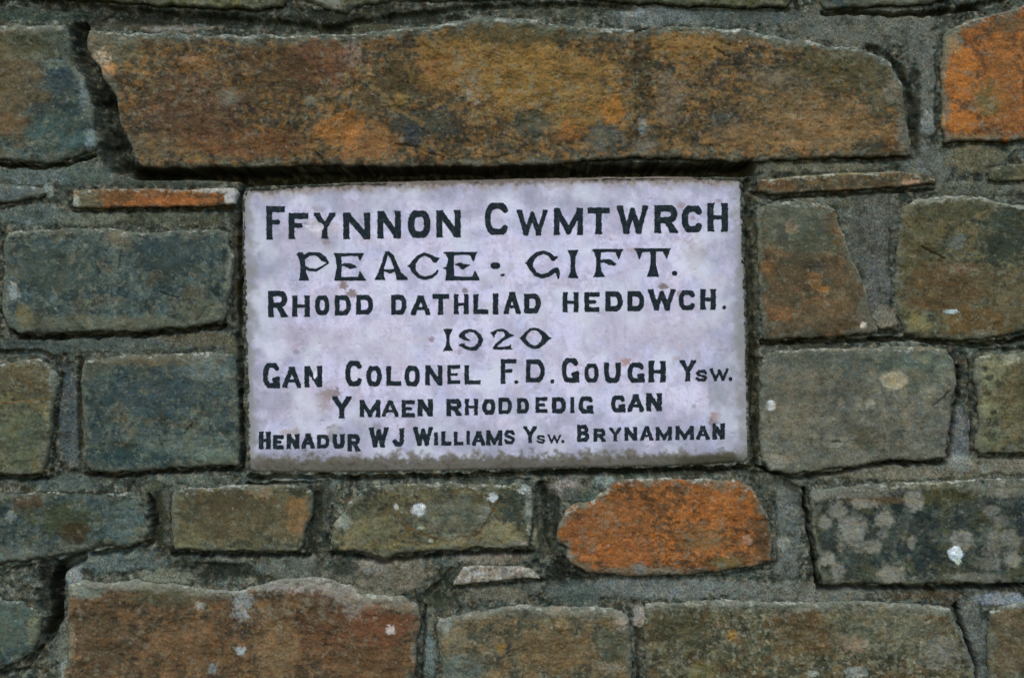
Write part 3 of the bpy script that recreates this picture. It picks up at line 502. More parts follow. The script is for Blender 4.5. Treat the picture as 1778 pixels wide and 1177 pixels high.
# (x, y, rx, ry, colour, colour amount, height, softness): patches of mortar and how full the joint stands there
MPATCH = [(1500, 45, 130, 36, (90, 93, 88), .85, 3), (1600, 130, 26, 100, (90, 94, 92), .8, 1), (1250, 30, 130, 16, (74, 82, 82), .8, 0), (1611, 215, 14, 20, (118, 126, 130), .7, 3), (1610, 290, 40, 34, (92, 98, 96), .8, 1), (1400, 290, 120, 10, (100, 98, 84), .7, 2), (1690, 275, 46, 24, (92, 88, 70), .8, 2), (1700, 328, 90, 12, (84, 88, 80), .8, 2),
          (1510, 400, 46, 90, (82, 84, 82), .8, 3), (1525, 500, 22, 50, (84, 88, 90), .8, 2), (1540, 552, 22, 18, (116, 110, 100), .8, 3), (1450, 352, 60, 8, (86, 88, 78), .6, 1), (1665, 760, 18, 50, (96, 102, 110), .75, 2), (1670, 805, 20, 14, (130, 142, 150), .7, 3), (1560, 820, 150, 12, (104, 102, 92), .8, 2), (1740, 808, 90, 14, (108, 106, 96), .8, 3),
          (1368, 930, 26, 90, (92, 98, 98), .85, 2), (1360, 943, 12, 12, (124, 128, 124), .8, 3), (1150, 1022, 190, 16, (100, 106, 108), .85, 1), (1400, 1028, 120, 16, (96, 98, 94), .8, 1), (1600, 1033, 70, 8, (70, 56, 40), .6, -3), (1690, 1120, 24, 90, (90, 96, 98), .75, 2), (1735, 1040, 40, 12, (120, 130, 146), .8, 2),
          (680, 1000, 70, 32, (108, 102, 92), .8, 3), (640, 985, 30, 14, (120, 116, 114), .7, 4), (860, 970, 50, 10, (112, 106, 100), .8, 1), (860, 1030, 60, 12, (96, 92, 82), .7, 0), (945, 935, 20, 20, (108, 110, 92), .8, 3), (980, 848, 26, 16, (136, 128, 128), .8, 2), (1050, 837, 20, 12, (120, 134, 138), .7, 2), (1010, 858, 40, 14, (56, 70, 66), .7, 2),
          (600, 1000, 40, 16, (84, 84, 76), .6, 2), (500, 985, 50, 20, (86, 94, 92), .7, 0), (200, 975, 90, 18, (84, 98, 100), .8, 2), (290, 1000, 50, 14, (106, 110, 98), .7, 3), (124, 1000, 20, 36, (128, 138, 144), .75, 3), (115, 1130, 14, 60, (100, 104, 96), .7, 0), (117, 1160, 9, 22, (130, 144, 144), .7, 2),
          (120, 720, 16, 90, (70, 80, 88), .8, -2), (120, 840, 60, 14, (70, 84, 84), .7, 0), (200, 598, 200, 12, (74, 84, 84), .8, 1), (340, 590, 60, 12, (90, 82, 66), .6, 1), (60, 605, 60, 10, (62, 72, 76), .6, -2), (400, 600, 16, 20, (80, 80, 66), .6, 0), (60, 310, 90, 16, (84, 96, 98), .8, 2), (150, 300, 40, 20, (74, 88, 86), .8, 0), (60, 375, 70, 16, (74, 88, 90), .8, 1),
          (160, 380, 60, 12, (96, 100, 90), .7, 1), (300, 382, 100, 12, (72, 76, 64), .7, 1), (340, 312, 60, 9, (78, 80, 74), .7, 1), (250, 315, 110, 8, (66, 74, 70), .7, 0), (85, 330, 9, 12, (130, 146, 150), .7, 2), (60, 25, 90, 12, (50, 62, 56), .8, -4), (300, 50, 60, 8, (120, 116, 112), .7, 4), (220, 38, 60, 14, (52, 50, 42), .8, -4),
          (620, 38, 80, 20, (60, 60, 46), .8, -2), (700, 20, 70, 14, (44, 46, 38), .8, -8), (950, 20, 90, 10, (70, 72, 62), .7, -2), (1130, 30, 70, 16, (96, 104, 108), .7, 0), (1100, 22, 20, 10, (130, 136, 140), .7, 2), (270, 860, 20, 30, (76, 82, 72), .7, -2), (330, 832, 60, 8, (86, 96, 92), .7, 0), (520, 830, 40, 6, (120, 130, 134), .6, 2), (560, 860, 22, 20, (46, 48, 42), .7, -5),
          (1000, 1030, 40, 20, (66, 80, 80), .7, -1), (760, 1040, 26, 16, (56, 62, 50), .8, -6), (1110, 1070, 12, 22, (150, 142, 140), .7, 2), (745, 1140, 12, 40, (110, 128, 134), .6, 0), (1308, 560, 10, 150, (60, 58, 46), .6, -6), (1360, 840, 40, 12, (88, 90, 82), .6, -2), (412, 470, 8, 100, (70, 60, 44), .6, -8),
          (955, 900, 16, 60, (34, 38, 34), .85, -8), (985, 990, 34, 26, (32, 36, 32), .85, -7), (770, 1020, 18, 26, (38, 44, 34), .8, -7), (380, 992, 60, 14, (30, 36, 32), .85, -10), (205, 240, 26, 60, (34, 38, 32), .8, -16), (548, 905, 12, 50, (38, 42, 36), .8, -9), (600, 985, 24, 14, (40, 46, 40), .7, -4), (274, 900, 12, 50, (40, 42, 30), .8, -10), (1310, 700, 9, 120, (44, 44, 34), .7, -8), (90, 1030, 24, 60, (30, 34, 30), .8, -20), (182, 150, 22, 50, (36, 40, 34), .8, -16), (560, 32, 60, 16, (34, 38, 32), .8, -10), (720, 34, 90, 10, (34, 38, 34), .8, -10), (300, 30, 140, 10, (36, 38, 32), .8, -12), (1380, 600, 90, 6, (44, 42, 34), .7, -6), (1100, 820, 220, 6, (36, 38, 30), .8, -12), (140, 700, 6, 90, (48, 42, 32), .8, -12), (1588, 180, 10, 60, (36, 40, 34), .8, -12), (1520, 270, 60, 9, (40, 42, 36), .8, -10)]  # dark moss and soil, plus shade of the open joints painted into the colour
mst = 2.0
mx = np.arange(-250, 2030 + mst, mst); my = np.arange(-230, 1400 + mst, mst)
MX, MY = np.meshgrid(mx, my)
MD = np.full(MX.shape, 60.0)
for s in STONES + [dict(pts=PLQ, sdf=plq_sdf)]:
    P = np.array(s['pts'], float)
    i0, i1 = np.searchsorted(mx, [P[:, 0].min() - 60, P[:, 0].max() + 60]); j0, j1 = np.searchsorted(my, [P[:, 1].min() - 60, P[:, 1].max() + 60])
    if i1 <= i0 or j1 <= j0: continue
    sl = (slice(j0, j1), slice(i0, i1))
    MD[sl] = np.minimum(MD[sl], s['sdf'](MX[sl], MY[sl]))
mgy, mgx = np.gradient(MD, mst)
keep = (MD[:-1, :-1] > -14) | (MD[1:, 1:] > -14) | (MD[:-1, 1:] > -14) | (MD[1:, :-1] > -14)
mh = -2.2 + 2.6 * fbm(MX, MY, 60.0, 701, 3) + 2.6 * fbm(MX, MY, 17.0, 702, 4, .65) + 1.1 * fbm(MX, MY, 5.5, 703, 3, .75) - 6.0 * sstep(.5, .8, fbm(MX, MY, 13.0, 704, 3)) + 2.5 * sstep(.5, .62, fbm(MX, MY, 12.0, 705, 2))
cm = palette(MX.ravel(), MY.ravel(), dict(base=(64, 72, 68), layers=[((44, 50, 48), 60, .0, .4, .8), ((84, 92, 90), 40, .2, .4, .6), ((36, 40, 34), 14, .2, .35, .7), ((112, 112, 104), 13, .25, .3, .7), ((76, 62, 42), 22, .4, .3, .5)]), 707)
tmp = cm
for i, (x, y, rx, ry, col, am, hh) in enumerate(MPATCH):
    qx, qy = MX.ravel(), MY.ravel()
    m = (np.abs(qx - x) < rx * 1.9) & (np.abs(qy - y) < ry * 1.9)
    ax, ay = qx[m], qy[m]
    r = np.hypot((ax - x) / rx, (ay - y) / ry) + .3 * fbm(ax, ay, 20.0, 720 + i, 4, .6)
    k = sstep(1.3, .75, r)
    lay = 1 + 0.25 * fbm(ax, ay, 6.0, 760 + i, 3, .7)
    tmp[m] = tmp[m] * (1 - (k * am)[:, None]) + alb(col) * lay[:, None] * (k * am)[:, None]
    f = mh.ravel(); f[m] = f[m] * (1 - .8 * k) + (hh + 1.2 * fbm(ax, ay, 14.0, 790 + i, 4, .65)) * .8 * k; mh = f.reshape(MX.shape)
under = np.clip(mgy, 0, 1) * np.exp(-np.clip(MD, 0, 99) / 5.0)            # rain-washed hollow below each stone
mh = mh - 9 * under
upper = np.clip(-mgy, 0, 1) * np.exp(-np.clip(MD, 0, 99) / 9.0)           # mortar banked up on the top of each stone
mh = mh + 4 * upper * (np.abs(MY - 315) > 26)
wx = MX + 4 * fbm(MX, MY, 26.0, 711, 3) + 0.5 * fbm(MX, MY, 9.0, 712, 3); wy = MY + 4 * fbm(MX, MY, 26.0, 713, 3) + 0.5 * fbm(MX, MY, 7.0, 714, 3)
for pts, hw, dp in GAPS:
    hw = hw * (.68 if hw < 10 and dp < 60 else .9); dp = dp * (.75 if dp < 30 else 1)
    P = np.array(pts, float)
    i0, i1 = np.searchsorted(mx, [P[:, 0].min() - 4 * hw, P[:, 0].max() + 4 * hw]); j0, j1 = np.searchsorted(my, [P[:, 1].min() - 4 * hw, P[:, 1].max() + 4 * hw])
    sl = (slice(j0, j1), slice(i0, i1))
    q = line_dist(wx[sl], wy[sl], pts) if dp < 60 else line_dist(MX[sl], MY[sl] + 2.0 * fbm(MX[sl], MY[sl], 90.0, 716, 2), pts)
    k = sstep(hw * 1.45, hw * 0.35, q) if dp < 60 else sstep(hw * 1.15, hw * 0.75, q)
    dp = dp * np.clip(1 + .35 * fbm(MX[sl], MY[sl], 40.0, 715, 3), .5, 1.4) if dp < 60 else dp
    mh[sl] = np.minimum(mh[sl], mh[sl] * (1 - k) + (-dp) * k)
mh = np.where(MD < -5, np.minimum(mh, -14 + (MD + 5) * 2.0), mh)
mh = np.maximum(mh, -145)
idx = np.full(MX.shape, -1); used = np.zeros(MX.shape, bool)
for a in (0, 1):
    for b in (0, 1):
        used[a:used.shape[0] - 1 + a, b:used.shape[1] - 1 + b] |= keep
idx[used] = np.arange(used.sum())
V = np.stack([(MX[used] - CX) * S, -mh[used] * S, (CY - MY[used]) * S], 1)
Q = np.stack([idx[:-1, :-1][keep], idx[1:, :-1][keep], idx[1:, 1:][keep], idx[:-1, 1:][keep]], 1)
lm = (sstep(.35, .6, fbm(MX.ravel(), MY.ravel(), 20.0, 1950, 5, .7)) * .5)[:, None]; tmp = tmp * (1 - lm) + alb((110, 110, 104)) * lm
lm = (sstep(.35, .65, fbm(MX.ravel(), MY.ravel(), 26.0, 1960, 5, .7)) * .6)[:, None]; tmp = tmp * (1 - lm) + alb((42, 46, 40)) * lm
tmp = mineral(tmp, MX.ravel(), MY.ravel(), 1900, .9)
colm = tmp.reshape(MX.shape + (3,))[used]
# the solid body behind the joints
bx0, bx1, by0, by1, bz0, bz1 = (-260 - CX) * S, (2040 - CX) * S, 150 * S, 480 * S, (CY - 1410) * S, (CY + 240) * S
bv = np.array([(x, y, z) for x in (bx0, bx1) for y in (by0, by1) for z in (bz0, bz1)])
n = len(V)
bq = np.array([[0, 1, 3, 2], [4, 6, 7, 5], [0, 4, 5, 1], [2, 3, 7, 6], [0, 2, 6, 4], [1, 5, 7, 3]]) + n
make_mesh('mortar', np.concatenate([V, bv]), np.concatenate([Q, bq]), np.concatenate([colm, np.tile(alb((70, 70, 62)), (8, 1))]), M_MORTAR, wall,
          np.concatenate([np.ones(len(Q), bool), np.zeros(6, bool)]))

# ------------------------------------------------------------------ marble plaque
FACE = -3.0
CHIPS = [(548, 394, 14, 9), (530, 390, 6, 4), (546, 648, 3, 10), (1008, 636, 3, 5), (1247, 737, 4, 3)]
TOPL = lambda px: np.interp(px, [426, 600, 900, 1150, 1280], [327, 316, 309, 305, 308])
def plq_bottom(px):
    return np.interp(px, [430, 620, 900, 1200, 1300], [792, 792, 790, 785, 780])
def plq_height(px, py, d):
    e = np.clip(-d / 5.0, 0, 1)
    h = FACE - 3.2 * (1 - np.sqrt(np.clip(1 - (1 - e) ** 2, 0, 1))) + .5 * fbm(px, py, 200.0, 801, 2) + .10 * fbm(px, py, 14.0, 802, 3)
    h = h - 6.0 * sstep(0, 34, py - plq_bottom(px) - 4 * fbm(px, py, 30.0, 805, 3)) ** 1.2      # worn, sloping lower edge
    h = h - 1.5 * sstep(16, 0, py - TOPL(px))
    for (x, y, rx, ry) in CHIPS:
        r = np.hypot((px - x) / rx, (py - y) / ry) + .3 * fbm(px, py, 6.0, 806, 3)
        h = h - 1.6 * sstep(1.1, .4, r)
    h = h - .8 * sstep(.62, .9, fbm(px, py, 11.0, 807, 3))
    return h
STN = (96, 78, 66)
def plq_colour(px, py, d, h):
    c = np.tile(alb0((180, 179, 224)), (len(px), 1))
    for col, scl, th, sf, am, sd in [((156, 164, 204), 80, 0, .6, .6, 1), ((186, 184, 222), 60, .1, .6, .6, 2), ((148, 146, 180), 42, .15, .5, .6, 3), ((136, 136, 164), 24, .4, .6, .4, 4), ((172, 162, 184), 40, .3, .6, .3, 5), ((128, 120, 130), 7, .62, .3, .35, 6), ((150, 148, 176), 14, .4, .6, .25, 7)]:
        k = (sstep(th - sf / 2, th + sf / 2, fbm(px, py, scl, 820 + sd * 13, 5, .6)) * am)[:, None]
        c = c * (1 - k) + alb0(col) * k
    bl = [(520, 430, 60, 40, (146, 142, 168), .55, .9), (560, 395, 26, 16, (166, 160, 176), .7), (548, 392, 14, 9, (186, 182, 206), .8, .5), (566, 420, 8, 5, (116, 96, 100), .7), (567, 415, 4, 4, (90, 74, 76), .7), (452, 441, 6, 6, (120, 100, 100), .8), (553, 362, 12, 6, (116, 104, 112), .6), (596, 495, 7, 8, STN, .8), (610, 510, 10, 7, STN, .8), (538, 585, 70, 22, (146, 136, 162), .6, .9), (513, 611, 6, 4, (100, 90, 100), .6), (634, 583, 4, 4, (110, 96, 108), .6),
          (575, 683, 16, 10, STN, .85), (560, 690, 12, 10, (120, 106, 110), .7), (560, 706, 9, 6, (108, 96, 96), .75), (556, 715, 6, 5, (108, 96, 100), .7), (515, 708, 4, 4, (70, 66, 76), .7), (530, 700, 60, 34, (150, 142, 164), .5, .9), (500, 750, 14, 5, (126, 106, 100), .7), (580, 746, 12, 8, (84, 68, 58), .9), (575, 758, 7, 9, (92, 76, 66), .8), (655, 741, 8, 6, (110, 100, 96), .7), (515, 750, 6, 8, (110, 92, 84), .7),
          (750, 589, 5, 5, (116, 92, 110), .8), (798, 611, 6, 5, (126, 104, 128), .7), (830, 612, 9, 12, (134, 134, 166), .6), (807, 505, 5, 5, (104, 88, 100), .8), (853, 498, 3, 3, (126, 116, 140), .7), (1204, 378, 4, 4, (126, 104, 112), .7), (1183, 356, 8, 5, (116, 92, 84), .6), (1248, 350, 7, 4, (120, 98, 92), .6), (1210, 442, 18, 26, (132, 116, 126), .75, .8, .7), (1218, 440, 7, 9, (104, 90, 92), .6), (1103, 434, 12, 5, (126, 108, 116), .5), (1152, 497, 8, 5, (90, 74, 60), .85), (1180, 510, 5, 7, (96, 80, 70), .6),
          (1087, 628, 9, 7, (140, 112, 110), .8), (1173, 622, 7, 4, (140, 116, 124), .7), (1205, 705, 4, 4, (110, 104, 112), .7), (1244, 685, 20, 22, (118, 122, 140), .7, .9), (1262, 660, 22, 50, (128, 132, 148), .5, .9), (1283, 590, 12, 70, (122, 128, 136), .6, .9), (1270, 740, 34, 50, (126, 130, 148), .55, .9), (1243, 723, 10, 9, (130, 88, 74), .9, .5), (1238, 735, 6, 8, (92, 66, 58), .8), (1057, 778, 12, 7, (130, 118, 122), .7), (936, 658, 4, 10, (150, 124, 140), .6), (460, 795, 8, 6, (92, 80, 74), .7), (615, 795, 20, 12, (138, 132, 142), .6),
          (441, 767, 14, 4, (96, 86, 84), .7), (434, 500, 7, 60, (134, 142, 158), .6, .9), (433, 700, 7, 90, (120, 128, 136), .6, .9), (545, 650, 3.5, 9, (200, 200, 222), .9, .3), (1247, 737, 3, 3, (214, 214, 220), .9, .3), (1080, 560, 60, 40, (158, 154, 182), .6, .9), (1180, 580, 60, 30, (156, 152, 176), .6, .9), (1240, 520, 30, 50, (158, 154, 178), .6, .9), (655, 600, 70, 40, (172, 168, 196), .5, .9), (1290, 420, 6, 100, (120, 124, 128), .6, .9), (1288, 470, 9, 14, (90, 92, 96), .6), (1245, 800, 60, 9, (34, 38, 32), .9, .6, .6), (1165, 800, 24, 6, (40, 42, 36), .8)]
    c = blobs(c, px, py, bl, 850, alb0)
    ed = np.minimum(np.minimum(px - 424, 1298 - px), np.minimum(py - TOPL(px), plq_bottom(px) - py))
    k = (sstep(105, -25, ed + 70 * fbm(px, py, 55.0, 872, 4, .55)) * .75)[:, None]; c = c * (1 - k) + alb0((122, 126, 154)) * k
    k = (sstep(.3, .8, fbm(px, py, 7.0, 873, 4, .75) + .35 * fbm(px, py, 90.0, 874, 2)) * .3)[:, None]; c = c * (1 - k) + alb0((112, 108, 128)) * k
    k = (sstep(.35, .9, fbm(px, py, (10.0, 46.0), 875, 4, .65) + .4 * fbm(px, py, 120.0, 876, 2)) * .35)[:, None]; c = c * (1 - k) + alb0((132, 132, 156)) * k
    k = (sstep(-.2, .9, fbm(px, py, 70.0, 877, 4, .5)) * .55)[:, None]; c = c * (1 - k) + alb0((200, 199, 234)) * k
    # soiled margins, heavier and brown along the top and the sloping foot
    n1 = fbm(px, py, 24.0, 870, 4, .62); n2 = fbm(px, py, 9.0, 871, 3, .6)
    top = py - TOPL(px)
    k = (sstep(24, 8, top + 9 * n1) * .7)[:, None]; c = c * (1 - k) + alb0((122, 110, 106)) * k
    k = (sstep(14, 5, top + 8 * n2) * .75)[:, None]; c = c * (1 - k) + alb0((78, 70, 58)) * k
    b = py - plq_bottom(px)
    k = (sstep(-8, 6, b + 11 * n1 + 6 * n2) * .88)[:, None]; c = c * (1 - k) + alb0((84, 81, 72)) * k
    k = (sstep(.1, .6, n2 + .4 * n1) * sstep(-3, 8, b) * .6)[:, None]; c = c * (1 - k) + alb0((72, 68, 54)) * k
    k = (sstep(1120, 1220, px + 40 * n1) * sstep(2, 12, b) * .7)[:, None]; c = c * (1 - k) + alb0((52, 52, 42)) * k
    lr = np.minimum(px - np.interp(py, [331, 420, 700, 808], [421, 420, 427, 430]), np.interp(py, [320, 560, 790], [1290, 1297, 1303]) - px)
    k = (sstep(30, 3, lr + 14 * n1) * .8)[:, None]; c = c * (1 - k) + alb0((114, 116, 122)) * k
    k = (sstep(5, 0, lr + 4 * n2) * .6)[:, None]; c = c * (1 - k) + alb0((72, 76, 68)) * k
    return c
field_mesh('slab', plq_sdf, (410, 300, 1315, 830), 1.6, plq_height, plq_colour, -150, M_MARBLE, plaque)

# ------------------------------------------------------------------ letters
def arc(cx, cy, rx, ry, a0, a1, n=14, e=2.5):
    r = []
    for i in range(n + 1):
        a = math.radians(a0 + (a1 - a0) * i / n); c, s_ = math.cos(a), math.sin(a)
        r.append((cx + rx * math.copysign(abs(c) ** (2 / e), c), cy + ry * math.copysign(abs(s_) ** (2 / e), s_)))
    return r
V_ = lambda x: [(x, -.5), (x, 1.5)]
bowl = lambda y0, y1, xr=1.0: [(0, y1), (.35, y1)] + arc(.45, (y0 + y1) / 2, xr - .45, (y1 - y0) / 2, 88, -88, 10, 2.4) + [(.35, y0), (0, y0)]
GL = {
 'A': [[(-.1, -.22), (.5, 1.1)], [(.5, 1.1), (1.1, -.22)], [(.18, .28), (.82, .28)]],
 'B': [V_(0), bowl(.52, 1, .9), bowl(0, .52, 1)],
 'C': [arc(.52, .5, .52, .5, 38, 322, 22, 2.6)],
 'D': [V_(0), bowl(0, 1)],
 'E': [V_(0), [(0, 1), (1.4, 1)], [(0, .5), (.75, .5)], [(0, 0), (1.4, 0)]],
 'F': [V_(0), [(0, 1), (1.4, 1)], [(0, .53), (.68, .53)]],
 'G': [arc(.5, .5, .5, .5, 38, 300, 22, 2.6), [(.78, .08), (.88, .30)], [(.92, .30), (1.05, -.1)], [(.72, .30), (1.0, .34)]],
 'H': [V_(0), V_(1), [(0, .5), (1, .5)]],
 'I': [[(.5, -.5), (.5, 1.5)]],
 'J': [[(.95, 1.5), (.95, .3), (.85, .08), (.6, 0), (.3, .03), (.05, .2)]],
 'L': [V_(0), [(0, 0), (1.4, 0)]],
 'M': [V_(0), V_(1), [(0, 1.05), (.5, .05), (1, 1.05)]],
 'N': [V_(0), V_(1), [(-.03, 1.1), (1.03, -.1)]],
 'O': [arc(.5, .5, .5, .5, 0, 360, 28, 2.6)],
 'R': [V_(0), bowl(.45, 1, .95), [(.5, .45), (1.05, -.2)]],
 'S': [[(.95, .8), (.8, .96), (.5, 1), (.2, .95), (.03, .77), (.15, .6), (.5, .5), (.85, .4), (.98, .23), (.8, .05), (.5, 0), (.2, .04), (0, .2)]],
 'T': [[(.5, -.5), (.5, 1)], [(-.4, 1), (1.4, 1)]],
 'U': [[(.02, 1.5), (.02, .35), (.12, .1), (.35, 0), (.65, 0), (.88, .1), (.98, .35), (.98, 1.5)]],
 'W': [[(-.05, 1.25), (.26, 0)], [(.26, 0), (.5, .9)], [(.5, .9), (.74, 0)], [(.74, 0), (1.05, 1.25)]],
 'Y': [[(-.12, 1.2), (.5, .45)], [(1.12, 1.2), (.5, .45)], [(.5, .5), (.5, -.5)]],
}
def seg_field(x, y, strokes):
    """union of strokes whose points carry a half width"""
    d = np.full(x.shape, 1e9)
    for st in strokes:
        if len(st) == 1: st = [st[0], (st[0][0] + .01, st[0][1], st[0][2])]
        for (ax, ay, aw), (bx, by, bw) in zip(st[:-1], st[1:]):
            ex, ey = bx - ax, by - ay
            t = np.clip(((x - ax) * ex + (y - ay) * ey) / (ex * ex + ey * ey + 1e-9), 0, 1)
            d = np.minimum(d, np.hypot(x - ax - t * ex, y - ay - t * ey) - (aw + (bw - aw) * t))
    return d
LET = [0]
def letter(strokes, box, flare=0.0, rough=1.15):
    x0, y0, x1, y1 = box; LET[0] += 1; sd = 2000 + 17 * LET[0]
    cxm, cym = (x0 + x1) / 2, (y0 + y1) / 2
    def sdf(x, y):
        xx = x + rough * (.5 * fbm(x, y, 9.0, sd, 2) + .6 * fbm(x, y, 3.2, sd + 1, 2)); yy = y + rough * (.5 * fbm(x, y, 9.0, sd + 2, 2) + .6 * fbm(x, y, 3.2, sd + 3, 2))
        d = seg_field(xx, yy, strokes)
        d = d + 1.3 * sstep(.5, .85, fbm(x, y, 3.8, sd + 9, 2))
        if flare: d = d - flare * np.abs((yy - cym) / ((y1 - y0) / 2)) ** 6
        bxd = np.maximum(np.abs(xx - cxm) - (x1 - x0) / 2, np.abs(yy - cym) - (y1 - y0) / 2)
        d = np.maximum(d, bxd)
        for (cx, cy, rx, ry) in CHIPS:
            if abs(cx - cxm) < 60 and abs(cy - cym) < 60:
                r = (np.hypot((x - cx) / rx, (y - cy) / ry) - 1) * min(rx, ry)
                d = np.maximum(d, -r)
        return d
    base = lambda px, py: plq_height(px, py, np.full(px.shape, -50.0))
    def height(px, py, d): return base(px, py) + .45 + .35 * np.clip(-d / 1.5, 0, 1) + .12 * fbm(px, py, 3.0, sd + 5, 2)
    def colour(px, py, d, h):
        c = np.tile(alb((27, 38, 47)), (len(px), 1))
        f = fbm(px, py, 7.0, sd + 6, 3)
        k = (sstep(.1, .7, f) * .7)[:, None]; c = c * (1 - k) + alb((52, 64, 74)) * k
        k = (sstep(.55, .85, fbm(px, py, 3.5, sd + 7, 2)) * .45)[:, None]; return c * (1 - k) + alb((74, 82, 92)) * k
    return field_mesh('letter', sdf, (x0 - 2, y0 - 2, x1 + 2, y1 + 2), .75, height, colour, FACE - 3.0, M_LEAD, plaque)
def glyph(ch, x0, y0, x1, y1, hw):
    hw = hw + (.7 if y1 - y0 > 23 else -.15)
    W, H = x1 - x0, y1 - y0
    ww = min(hw, W / 2)
    st = []
    mid = {'A': .8, 'H': .75, 'W': 1.0, 'M': 1.0, 'N': 1.0}
    for k, s_ in enumerate(GL[ch]):
        f = 1.0
        if ch in 'AH' and k == 2: f = .68
        if ch in 'EF' and k in (2,): f = .8
        if ch in 'WMY' : f = .92
        if ch == 'W' and k in (1, 3): f = .8
        st.append([(x0 + ww + u * (W - 2 * ww), y1 - hw - v * (H - 2 * hw), hw * f) for u, v in s_])
    letter(st, (x0, y0, x1, y1), flare=hw * .38)
L1, L3, L5, L6, L7 = 4.5, 3.5, 3.4, 3.0, 2.7
